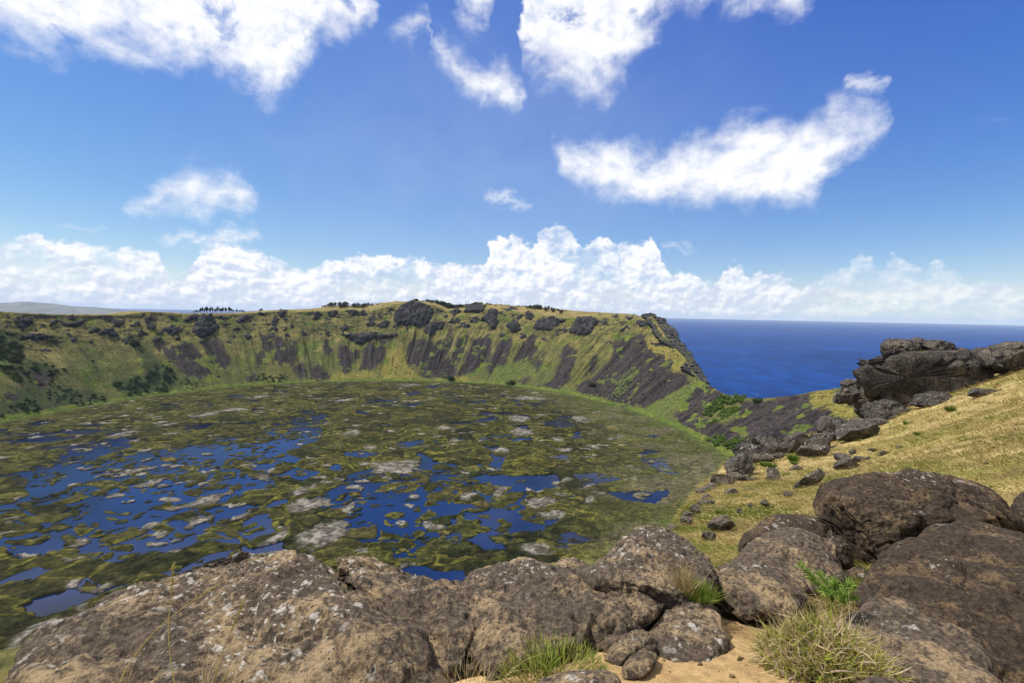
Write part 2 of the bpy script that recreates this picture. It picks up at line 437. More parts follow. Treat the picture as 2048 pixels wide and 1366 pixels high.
def build_sea():
    r = np.concatenate([[0], np.geomspace(300, 70000, 40)])
    a = np.linspace(0, 2 * np.pi, 160, endpoint=False)
    V = np.stack([r[:, None] * np.cos(a), r[:, None] * np.sin(a), np.full((len(r), len(a)), SEA_Z)], -1)
    m, t = new_mat('ocean_water')
    co = t.n('ShaderNodeTexCoord').outputs['Object']
    sc = t.vm('MULTIPLY', co, (1.0, 0.45, 1.0))
    f = t.noise(sc, 0.012, 6, 0.62); f2 = t.noise(co, 0.0009, 4, 0.55); f3 = t.noise(t.vm('MULTIPLY', co, (1, .3, 1)), 0.00022, 3, .5)
    k = t.m('ADD', t.m('MULTIPLY', f, 0.7), t.m('MULTIPLY', f2, 0.5))
    k = t.m('ADD', k, t.m('MULTIPLY', f3, .35))
    k = t.m('ADD', k, t.m('MULTIPLY', t.m('SUBTRACT', t.noise(sc, 0.06, 4, .6), .5), .45))
    col = t.mix(t.sstep(k, 0.55, 1.0), (0.0012, 0.018, 0.092), (0.003, 0.044, 0.205))
    cap = t.m('MULTIPLY', t.sstep(t.noise(t.vm('MULTIPLY', co, (1, .6, 1)), 0.045, 3, 0.6), 0.685, 0.73), t.sstep(t.noise(co, 0.004, 3), 0.45, 0.6))
    col = t.mix(t.m('MULTIPLY', cap, 0.75), col, (0.75, 0.78, 0.8))
    b = t.n('ShaderNodeBump', {'Strength': 0.9, 'Distance': 9.0, 'Height': f})
    p = t.n('ShaderNodeBsdfPrincipled', {'Base Color': col, 'Roughness': 0.55, 'Normal': b.outputs[0], 'IOR': 1.33})
    p.inputs['Specular IOR Level'].default_value = 0.03
    finish(t, p)
    tag(link('sea', mesh_np('sea', V, grid_quads(len(r), len(a), True), mat=m)), kind='structure')

# -- rim of the crater: inner edge and skyline as seen from the overlook
RIM_PX = [(-120, 612), (0, 623), (60, 627), (150, 630), (240, 630), (290, 624), (330, 625), (390, 629), (480, 628), (550, 623), (620, 623),
          (660, 621), (740, 622), (790, 608), (830, 605), (868, 610), (890, 622), (960, 620), (1020, 622), (1060, 627), (1120, 634),
          (1200, 634), (1270, 633), (1305, 634), (1322, 660), (1340, 690), (1368, 715), (1380, 738), (1400, 762), (1440, 786), (1470, 795),
          (1540, 797), (1600, 789), (1640, 781), (1690, 772), (1730, 762), (1780, 742)]
TOP_PX = [(-120, 611), (0, 622), (150, 629), (240, 629), (290, 622), (390, 627), (480, 626), (550, 620), (620, 618), (660, 612), (760, 605),
          (800, 603), (860, 605), (960, 607), (1020, 611), (1060, 614), (1120, 621), (1200, 626), (1270, 629), (1305, 634), (1322, 664),
          (1340, 696), (1368, 724), (1400, 775), (1440, 800), (1600, 810), (1780, 780)]
SLOPE = 0.75

SHORE_PX = [(-40, 853), (0, 845), (100, 826), (200, 808), (300, 793), (400, 781), (500, 771), (600, 766), (700, 763), (800, 762), (900, 764), (1000, 769), (1063, 777),
            (1126, 786), (1184, 799), (1248, 816), (1290, 830), (1340, 849), (1395, 875), (1445, 904), (1466, 922), (1452, 955), (1425, 988), (1360, 1060)]
_sh = np.array(SHORE_PX, float); _u = ray(_sh[:, 0], _sh[:, 1]); _w = (_u * (LAKE_Z / _u[:, 2])[:, None])[:, :2] - LAKE_C
_st, _sr = np.arctan2(_w[:, 1], _w[:, 0]), np.hypot(_w[:, 0], _w[:, 1]) + 4
_st = np.concatenate([_st, [-1.6, -2.4]]); _sr = np.concatenate([_sr, [573, 573]]); _so = np.argsort(_st)
def lake_r(th): return np.interp(th, _st[_so], _sr[_so], period=2 * np.pi)

def rim_hit(px, py):
    u = ray(px, py)
    t = np.linspace(500, 2400, 8000)
    P = u[None] * t[:, None]
    r = np.hypot(P[:, 0] - LAKE_C[0], P[:, 1] - LAKE_C[1])
    wall = LAKE_Z + SLOPE * np.maximum(r - lake_r(np.arctan2(P[:, 1] - LAKE_C[1], P[:, 0] - LAKE_C[0])), 0)
    ok = (wall > P[:, 2]) & (t > 560)
    d = np.where(ok)[0]
    k = d[0]
    return P[k], r[k]

def build_terrain():
    rows = []
    for px, py in RIM_PX:
        P, r = rim_hit(px, py)
        rows.append((math.atan2(P[1] - LAKE_C[1], P[0] - LAKE_C[0]), r, P[2]))
    th_left, th_right = max(q[0] for q in rows), min(q[0] for q in rows)
    zl = [q for q in rows if q[0] == th_left][0]; zr = [q for q in rows if q[0] == th_right][0]
    near = math.atan2(-815, 285)                                 # towards the overlook
    rows += [(th_right - 0.12, 760, -60), (near + 0.12, 765, -58), (near - 0.15, 765, -58), (near - 0.5, 800, -30),
             (near - 1.0, 835, -4), (th_left + 0.5 - 2 * math.pi, 835, -2)]
    rows.sort()
    T = np.array(rows)
    NT_, NS = 2200, 150
    th = np.linspace(-np.pi, np.pi, NT_, endpoint=False)
    rr = np.interp(th, T[:, 0], T[:, 1], period=2 * np.pi)
    rz = np.interp(th, T[:, 0], T[:, 2], period=2 * np.pi)
    # plateau rise behind the rim
    pl = []
    for px, py in TOP_PX:
        u = ray(px, py); az = math.atan2(u[0], u[1])
        P, r = rim_hit(*[(a, b) for a, b in [(px, np.interp(px, [q[0] for q in RIM_PX], [q[1] for q in RIM_PX]))]][0])
        d = np.hypot(P[0], P[1]) + 95
        z = d * u[2] / np.hypot(u[0], u[1])
        pl.append((math.atan2(P[1] - LAKE_C[1], P[0] - LAKE_C[0]), z - P[2]))
    pl.sort(); pl = np.array(pl)
    rise = np.interp(th, pl[:, 0], pl[:, 1], left=0, right=0)
    s = np.linspace(0, 1, NS)
    cs, sn = np.cos(th), np.sin(th)
    lr = lake_r(th)
    Rg = lr - 14 + (rr - lr + 14)[None] * s[:, None]
    H = rz - LAKE_Z
    prof = s * (0.80 + 0.20 * s)
    prof = prof * 0.985 + 0.015 * ss(s, .93, 1)
    Zg = LAKE_Z - 2 + (H[None] + 2) * prof[:, None]
    # gullies that run down the wall, rock ribs and rough ground
    arc = th * 700
    P3 = np.stack([np.broadcast_to(arc[None] / 46, Rg.shape), np.broadcast_to(s[:, None] * 1.3, Rg.shape), np.zeros_like(Rg)], -1)
    env = np.sin(np.pi * np.clip(s, 0, 1)) ** 0.8
    gul = ridged(P3, 3, 5) - 0.62
    P4 = np.stack([np.broadcast_to(arc[None] / 17, Rg.shape), np.broadcast_to(s[:, None] * 3, Rg.shape), np.zeros_like(Rg) + 4], -1)
    X = LAKE_C[0] + Rg * cs; Y = LAKE_C[1] + Rg * sn
    W = np.stack([X, Y, Zg], -1)
    hh = np.clip(H / 200, 0.2, 1)[None]
    Zg = Zg + env[:, None] * hh * (gul * 23 + (ridged(P4, 2, 9) - .6) * 10) + ss(s, 0.03, .2)[:, None] * (fbm(W / 24, 4, 3) * 2.6 + fbm(W / 5, 2, 8) * 0.7)
    Zg += (ss(s, .55, .8) * (1 - ss(s, .97, 1.0)))[:, None] * hh * np.round(fbm(W * C(1, 1, 2.2) / 36, 3, 21) * 3) * 2.2
    # outside of the rim: plateau to the left, cliffs to the right
    ext = np.concatenate([np.linspace(4, 95, 14), np.geomspace(115, 1500, 14)])
    sea_side = ss(th, -0.95, -0.6) * (1 - ss(th, 1.0, 1.3))             # faces the ocean
    e0 = 4 + 115 * ss(th, .66, .84)
    Zo, Ro = [], []
    for e in ext:
        ex = np.maximum(e - e0, 0)
        Ro.append(rr + e - ex * sea_side * .93 + .25 * np.minimum(ex, 200) * sea_side * (ex > 30))
        up = rise * ss(np.array(e), 0, 95)
        dn = np.maximum(e - 95, 0)
        isl = rz + up - dn * 0.10 - np.maximum(dn - 500, 0) * 0.12
        cl = rz + up * ss(th, .66, .84) - ex * 2.6
        Zo.append(np.maximum(isl * (1 - sea_side) + cl * sea_side, SEA_Z - 15))
    Ro, Zo = np.array(Ro), np.array(Zo)
    Wo = np.stack([LAKE_C[0] + Ro * cs, LAKE_C[1] + Ro * sn, Zo], -1)
    Zo = Zo + fbm(Wo / 30, 4, 3) * 1.6 * (1 - sea_side) + fbm(Wo / 18, 4, 13) * 5 * sea_side * np.clip((ext[:, None] - e0) / 26, 0, 1)
    Rg = np.concatenate([Rg, Ro]); Zg = np.concatenate([Zg, Zo])
    V = np.stack([LAKE_C[0] + Rg * cs, LAKE_C[1] + Rg * sn, Zg], -1)
    return dict(V=V, th=th, R=Rg, Z=Zg, s=s, NS=NS, rr=rr, sea=sea_side, lr=lr)

SCREE = [Z1(q) for q in [
    [(965, 410), (1060, 385), (1110, 365), (1150, 400), (1190, 440), (1160, 490), (1230, 520), (1240, 560), (1180, 570), (1100, 560), (1050, 520), (990, 470)],
    [(1180, 360), (1280, 340), (1310, 420), (1345, 470), (1330, 510), (1270, 520), (1230, 470)],
    [(1510, 430), (1540, 420), (1560, 500), (1500, 510)], [(1600, 340), (1650, 330), (1680, 400), (1700, 480), (1640, 500), (1600, 460)],
    [(1700, 370), (1740, 365), (1740, 470), (1700, 490)], [(1720, 500), (1780, 490), (1790, 570), (1740, 575)],
    [(1815, 510), (1860, 500), (1935, 560), (1920, 585), (1820, 580)], [(1450, 560), (1490, 545), (1490, 590), (1455, 590)],
    [(190, 560), (270, 540), (300, 600), (230, 640)], [(30, 660), (110, 670), (110, 700), (30, 690)], [(270, 740), (340, 735), (320, 765), (270, 765)],
    [(890, 345), (960, 370), (940, 430), (900, 400)], [(1530, 320), (1590, 340), (1600, 400), (1550, 410)]]] + [Z2(q) for q in [
    [(180, 505), (230, 505), (260, 600), (220, 590)], [(330, 530), (400, 540), (430, 620), (430, 750), (350, 750), (310, 650)],
    [(520, 560), (610, 510), (710, 490), (700, 580), (650, 690), (560, 745), (500, 730)],
    [(880, 570), (940, 490), (1060, 480), (1100, 540), (1190, 480), (1240, 400), (1230, 560), (1180, 640), (1270, 660), (1270, 780), (1200, 810), (1010, 815), (1000, 700), (880, 700)],
    [(1290, 470), (1380, 460), (1330, 600), (1280, 700), (1250, 620)],
    [(1430, 490), (1560, 450), (1570, 560), (1520, 680), (1400, 770), (1290, 790), (1350, 680), (1390, 580)],
    [(1650, 490), (1740, 470), (1710, 600), (1660, 690), (1540, 760), (1540, 680), (1600, 580)],
    [(1840, 500), (1920, 430), (1930, 560), (1900, 660), (1740, 660), (1790, 570)], [(430, 560), (490, 560), (480, 640), (440, 640)]]] + [Z3(q) for q in [
    [(480, 510), (560, 500), (580, 600), (530, 770), (440, 830), (400, 820), (450, 640)], [(700, 600), (745, 580), (700, 700), (650, 720)],
    [(250, 640), (340, 560), (330, 600), (270, 680)], [(150, 780), (220, 720), (230, 740), (180, 790)], [(290, 820), (440, 760), (440, 830), (380, 840)],
    [(860, 500), (1000, 410), (1090, 430), (1130, 530), (1300, 620), (1280, 700), (1410, 730), (1440, 790), (1280, 860), (1100, 960), (900, 960), (600, 870), (580, 790), (720, 740), (830, 620)],
    [(1480, 820), (1560, 800), (1710, 870), (1580, 960), (1520, 1060), (1700, 1100), (1890, 1000), (1890, 1200), (1740, 1300), (1500, 1150), (1300, 1060), (1430, 900)]]] + [Z4(q) for q in [
    [(260, 560), (640, 500), (660, 600), (760, 580), (820, 650), (700, 740), (400, 840), (160, 920), (120, 820), (170, 700)]]]
GREENS = [Z1(q) for q in [[(400, 520), (560, 440), (760, 520), (900, 560), (1000, 560), (1250, 560), (1300, 640), (1000, 660), (700, 690), (540, 640)],
    [(1340, 480), (1480, 450), (1520, 560), (1340, 600), (1250, 590)], [(1760, 420), (1900, 400), (1960, 470), (1800, 500)], [(0, 620), (80, 620), (80, 660), (0, 660)],
    [(30, 700), (130, 680), (180, 760), (60, 790)], [(1160, 450), (1220, 500), (1250, 540), (1190, 500)], [(440, 430), (560, 430), (600, 560), (420, 560)]]] + \
    [Z2(q) for q in [[(0, 540), (180, 520), (230, 640), (280, 720), (150, 720), (0, 650)], [(1520, 740), (1660, 690), (1860, 680), (1920, 690), (1800, 790), (1680, 840), (1520, 800)],
    [(1800, 860), (1900, 800), (2048, 700), (2048, 830), (1900, 880)], [(60, 780), (250, 700), (640, 770), (620, 815), (100, 820)]]] + \
    [Z3(q) for q in [[(0, 660), (260, 620), (230, 720), (0, 780)], [(200, 800), (300, 700), (440, 580), (450, 700), (400, 770), (300, 820)],
    [(920, 740), (1000, 660), (1050, 690), (1000, 770), (870, 880), (900, 800)], [(1080, 990), (1200, 920), (1380, 820), (1500, 780), (1430, 900), (1380, 960), (1200, 1020)],
    [(500, 850), (620, 800), (640, 840), (560, 880)]]]
YELLOWS = [Z2(q) for q in [[(720, 600), (850, 560), (900, 760), (980, 810), (680, 815), (660, 740)], [(1100, 800), (1290, 790), (1480, 850), (1680, 880), (1500, 880), (1100, 830)],
    [(240, 780), (560, 740), (640, 800), (250, 820)]]] + [Z3(q) for q in [[(1080, 440), (1180, 470), (1400, 560), (1400, 680), (1300, 690), (1220, 560), (1100, 520)]]] + \
    [Z4(q) for q in [[(600, 500), (740, 470), (960, 540), (960, 640), (780, 640), (640, 600)]]]
DARKVEG = [Z1(q) for q in [[(-60, 290), (60, 300), (130, 380), (140, 460), (320, 500), (300, 560), (200, 640), (60, 560), (-60, 520)],
    [(-60, 760), (130, 640), (300, 620), (520, 650), (630, 690), (600, 720), (250, 780), (-60, 830)], [(700, 590), (840, 560), (1000, 500), (1040, 560), (1010, 650), (720, 680)],
    [(820, 420), (900, 440), (1000, 520), (900, 560), (840, 500)]]]

def paint_terrain(T):
    V = T['V'].reshape(-1, 3)
    px, py, d = proj(V)
    # ragged patch borders, drawn out down the slope
    th = np.broadcast_to(T['th'][None], T['R'].shape).ravel(); r = T['R'].ravel()
    Pn = np.stack([th * 700 / 9, r / 40, np.zeros_like(r)], -1)
    wx = fbm(Pn, 4, 41) * 6; wy = fbm(Pn * 0.9 + 9, 4, 42) * 8
    fine = fbm(V / 4, 3, 77)
    st = fbm(np.stack([th * 700 / 6, r / 90, np.zeros_like(r) + 3], -1), 4, 55)
    vis = (d > 500) & (px > -400) & (px < 1900)
    idx = np.where(vis)[0]
    def mask(polys, soft):
        out = np.full(len(V), -1e3)
        x, y = px[idx] + wx[idx], py[idx] + wy[idx]
        for q in polys:
            q = np.array(q); a, b = q.min(0) - 25, q.max(0) + 25
            k = (x > a[0]) & (x < b[0]) & (y > a[1]) & (y < b[1])
            if k.any(): out[idx[k]] = np.maximum(out[idx[k]], poly_sd(x[k], y[k], q))
        return ss(out + fine * soft * 1.1 + st * soft * .8 + soft * .5, -soft, soft)
    h = (V[:, 2] - LAKE_Z)
    olive = lerp(C(.078, .078, .025), C(.158, .134, .045), ss(fbm(V / 30, 4, 2) + h / 260 - .45, -.35, .45))
    olive = lerp(olive, C(.056, .052, .021), ss(st + fine * .6, .12, .6) * .7)
    low = ss(h, 95, 20) * ss(fbm(V / 55, 3, 12), -.35, .3)
    col = lerp(olive, C(.062, .068, .021), low * .5)
    col = lerp(col, C(.060, .078, .022), mask(GREENS, 5) * ss(fbm(V / 14, 4, 61) + fine * .6, -.45, .35) * .8)
    col = lerp(col, C(.20, .165, .036), mask(YELLOWS, 5) * .55)
    col = lerp(col, C(.026, .042, .014), mask(DARKVEG, 6) * .8)
    nearw = ss(th, -1.15, -1.35) * ss(th, -3.05, -2.8) * (r < 760)          # scrub on the wall below the overlook
    col = lerp(col, lerp(C(.018, .026, .010), C(.045, .056, .018), ss(fine, -.3, .4)), nearw * .9)
    sc = np.maximum(mask(SCREE, 3.2), .0)
    scol = lerp(C(.013, .011, .012), C(.046, .036, .037), ss(st * .7 + fine * .9, -.5, .6))
    scol = lerp(scol, C(.046, .052, .018), ss(fbm(V / 7, 4, 91), .15, .5) * .4)
    col = lerp(col, scol, sc)
    dots = ss(vnoise(V / 3.2, 313) + .25 * fine, .74, .84) * ss(h, 20, 60) * (1 - sc)
    col = lerp(col, C(.030, .036, .012), dots * .75)
    top = [Z3([(920, 740), (1000, 660), (1050, 690), (1000, 770), (870, 880), (900, 800)]), Z3([(1080, 990), (1200, 920), (1380, 820), (1500, 780), (1430, 900), (1380, 960), (1200, 1020)]),
           Z3([(1700, 980), (1820, 960), (1800, 1010), (1700, 1060), (1560, 1100), (1600, 1060)]), Z2([(1600, 720), (1700, 690), (1860, 690), (1920, 720), (1800, 800), (1680, 840), (1560, 800)])]
    col = lerp(col, lerp(C(.052, .074, .018), C(.095, .122, .026), ss(fine, -.3, .4)), mask(top, 4) * ss(fbm(V / 10, 4, 63) + fine * .5, -.4, .3) * .85)
    # steep bare rock anywhere on the upper wall
    N = grid_normals(T['V'], True).reshape(-1, 3); up = np.abs(N[:, 2])
    rock = ss(up + fine * .12, .62, .48) * ss(h, 60, 110)
    col = lerp(col, C(.030, .028, .027), rock * .9)
    # plateau grass, sea cliffs and the bright shore strip
    s_out = (np.arange(T['V'].shape[0])[:, None] >= T['NS'] + 1) & np.ones(T['R'].shape, bool)
    s_out = s_out.ravel()
    col = np.where(s_out[:, None], lerp(C(.20, .155, .062), C(.12, .10, .035), ss(fbm(V / 18, 4, 33), -.2, .5)), col)
    seaf = np.broadcast_to(T['sea'][None], T['R'].shape).ravel() * s_out * ss(up, .93, .75)
    col = lerp(col, C(.034, .031, .030), ss(seaf, .4, .7))
    lr = lake_r(th)
    shore = ss(r - lr, 3.5 + 7 * fbm(V / 22, 3, 7), 1) * (r > lr - 16)
    col = lerp(col, lerp(C(.060, .092, .015), C(.105, .118, .022), ss(fbm(V / 12, 3, 70), -.3, .4)), shore * .9)
    return col

def build_crater():
    T = build_terrain()
    col = paint_terrain(T)
    m = attr_mat('crater_ground', 0.95, 0.42, 0.40, 0.42, 1.6, 0.1, nscale2=0.22)
    n, k = T['R'].shape
    tag(link('terrain', mesh_np('terrain', T['V'], grid_quads(n, k, True)[:, ::-1], mat=m, attrs={'alb': col})), kind='structure')
    return T

def make_hit(T):
    """Ray hit on the crater terrain for many photo pixels (nearest wall beyond 560 m)."""
    th, Rg, Zg, NS = T['th'], T['R'], T['Z'], T['NS']
    nT = len(th)
    def height(x, y):
        dx, dy = x - LAKE_C[0], y - LAKE_C[1]
        a = (np.arctan2(dy, dx) + np.pi) / (2 * np.pi) * nT
        i0 = np.floor(a).astype(int); f = a - i0; i0 %= nT; i1 = (i0 + 1) % nT
        r = np.hypot(dx, dy)
        rr = T['rr'][i0] * (1 - f) + T['rr'][i1] * f
        lr = T['lr'][i0]
        q = (r - lr + 14) / (rr - lr + 14) * (NS - 1)
        out = q > NS - 1
        q = np.clip(q, 0, NS - 1.001); j = q.astype(int); g = q - j
        z = (Zg[j, i0] * (1 - f) + Zg[j, i1] * f) * (1 - g) + (Zg[j + 1, i0] * (1 - f) + Zg[j + 1, i1] * f) * g
        if out.any():
            e = np.clip((r - rr), 4, 94) ; jj = np.clip((e - 4) / 7.0, 0, 12.99); j = NS + jj.astype(int); g = jj - jj.astype(int)
            z2 = Zg[j, i0] * (1 - g) + Zg[j + 1, i0] * g
            z = np.where(out, z2, z)
        return np.where(r < lr - 13, LAKE_Z, z)
    def hit(px, py, d0=520, d1=1750):
        u = ray(np.atleast_1d(px).astype(float), np.atleast_1d(py).astype(float))
        ts = np.linspace(d0, d1, 620)
        res = np.full(len(u), np.nan); prev = np.full(len(u), 1.0)
        for t0, t1 in zip(ts[:-1], ts[1:]):
            todo = np.isnan(res)
            if not todo.any(): break
            P = u[todo] * t1
            g = P[:, 2] - height(P[:, 0], P[:, 1])
            pv = prev[todo]
            w = np.where(g < 0, t0 + (t1 - t0) * pv / np.maximum(pv - g, 1e-6), np.nan)
            res[todo] = w; prev[todo] = np.where(g < 0, 1.0, g)
        return u * res[:, None]
    return height, hit

# ---------------------------------------------------------------- lake and floating reeds
POOLS = [[(108, 922), (140, 893), (200, 880), (250, 883), (262, 895), (205, 913), (130, 926)],
    [(40, 985), (70, 940), (200, 925), (300, 905), (330, 915), (240, 950), (200, 975), (80, 1000)],
    [(285, 925), (340, 898), (440, 888), (475, 905), (440, 935), (360, 950), (300, 950)],
    [(500, 905), (540, 880), (640, 872), (620, 890), (560, 910), (520, 925)],
    [(0, 1030), (0, 1012), (50, 1003), (60, 1018)], [(0, 1075), (90, 1060), (120, 1075), (40, 1100), (0, 1095)],
    [(110, 1050), (200, 985), (330, 955), (370, 965), (330, 1000), (250, 1040), (160, 1062)],
    [(215, 1050), (300, 1005), (370, 985), (420, 1010), (350, 1035), (290, 1057)],
    [(140, 1090), (200, 1080), (200, 1095), (150, 1098)], [(410, 1085), (480, 1075), (470, 1095)],
    [(470, 960), (540, 950), (560, 975), (490, 985)], [(620, 1000), (690, 962), (740, 945), (735, 990), (700, 1000), (650, 1010)],
    [(740, 1000), (790, 980), (850, 985), (840, 1035), (850, 1062), (925, 1068), (922, 1095), (880, 1085), (820, 1075), (745, 1060), (690, 1060), (660, 1045), (720, 1020)],
    [(850, 945), (890, 940), (905, 958), (860, 965)], [(1148, 950), (1190, 944), (1245, 957), (1200, 970), (1170, 972)],
    [(1280, 916), (1335, 918), (1345, 935), (1365, 948), (1310, 945), (1300, 930)], [(685, 905), (720, 898), (765, 908), (735, 916), (690, 916)],
    [(580, 840), (610, 828), (655, 828), (650, 848), (590, 853)], [(940, 843), (985, 830), (1005, 838), (960, 846)], [(1085, 845), (1120, 838), (1155, 848), (1120, 856), (1085, 852)],
    [(50, 1235), (120, 1185), (180, 1150), (200, 1160), (265, 1165), (270, 1180), (200, 1188), (170, 1205), (80, 1240)],
    [(1120, 1070), (1160, 1064), (1180, 1078), (1150, 1092), (1120, 1085)], [(1205, 1090), (1250, 1086), (1248, 1104), (1220, 1115)],
    [(480, 1040), (540, 1028), (545, 1068), (490, 1085)], [(1000, 1030), (1030, 1035), (1070, 1055), (1060, 1063), (1020, 1050)],
    [(1080, 1040), (1110, 1035), (1112, 1050), (1085, 1055)], [(980, 905), (1010, 915), (1000, 945), (975, 930)], [(790, 885), (840, 880), (845, 892), (800, 895)],
    [(1090, 912), (1140, 908), (1140, 918), (1095, 918)], [(1105, 1095), (1150, 1090), (1145, 1105)], [(780, 1095), (830, 1090), (840, 1110), (790, 1118)],
    [(350, 1135), (420, 1108), (480, 1100), (470, 1115), (400, 1140)], [(980, 1020), (1035, 1018), (1030, 1028), (990, 1032)], [(700, 950), (740, 935), (750, 950), (700, 968)],
    [(410, 1025), (450, 1015), (480, 1030), (440, 1045)], [(560, 950), (600, 935), (640, 945), (600, 965)], [(730, 800), (800, 797), (790, 806), (735, 808)], [(890, 800), (930, 798), (925, 806)],
    [(150, 1120), (230, 1100), (300, 1108), (225, 1130)], [(0, 1160), (60, 1135), (110, 1140), (40, 1172)], [(300, 1150), (380, 1128), (400, 1140), (330, 1165)], [(630, 765), (640, 765), (640, 768)], [(1010, 800), (1040, 798), (1035, 806)]]
WET = [[(0, 1100), (0, 950), (130, 915), (330, 885), (480, 865), (640, 820), (665, 850), (640, 890), (560, 960), (500, 1000), (520, 1090), (430, 1110), (240, 1130), (100, 1110)],
    [(600, 1020), (680, 940), (860, 915), (1010, 925), (1100, 1010), (1120, 1060), (930, 1100), (800, 1110), (700, 1080)]]
GREYS = [(655, 1065, 42, 28), (625, 1010, 45, 13), (790, 935, 58, 15), (420, 1002, 40, 14), (1085, 1003, 42, 12), (1060, 797, 42, 5), (690, 801, 24, 4), (1000, 985, 16, 14),
    (820, 771, 30, 3), (265, 945, 30, 8), (300, 968, 24, 6), (600, 985, 22, 12), (530, 955, 14, 8), (1045, 865, 26, 9), (1040, 838, 20, 8), (880, 858, 22, 6), (700, 868, 24, 7), (1095, 1030, 22, 12),
    (1075, 1100, 45, 14), (160, 1085, 20, 8), (1120, 880, 16, 6), (1330, 940, 22, 4), (1130, 900, 24, 5), (1000, 900, 24, 6), (470, 820, 26, 5), (250, 870, 28, 5), (1425, 940, 14, 16), (1375, 1017, 16, 7),
    (860, 1050, 16, 10), (410, 830, 30, 4), (520, 795, 20, 3), (340, 850, 18, 4), (70, 1275, 45, 12), (140, 1252, 50, 12), (205, 1228, 40, 10), (270, 1205, 34, 8), (745, 895, 18, 5), (1160, 838, 30, 5), (930, 990, 20, 7), (1190, 895, 14, 4), (400, 1045, 18, 8)]

def lake_px(px, py):
    u = ray(px, py); return (u * (LAKE_Z / u[..., 2])[..., None])[..., :2]

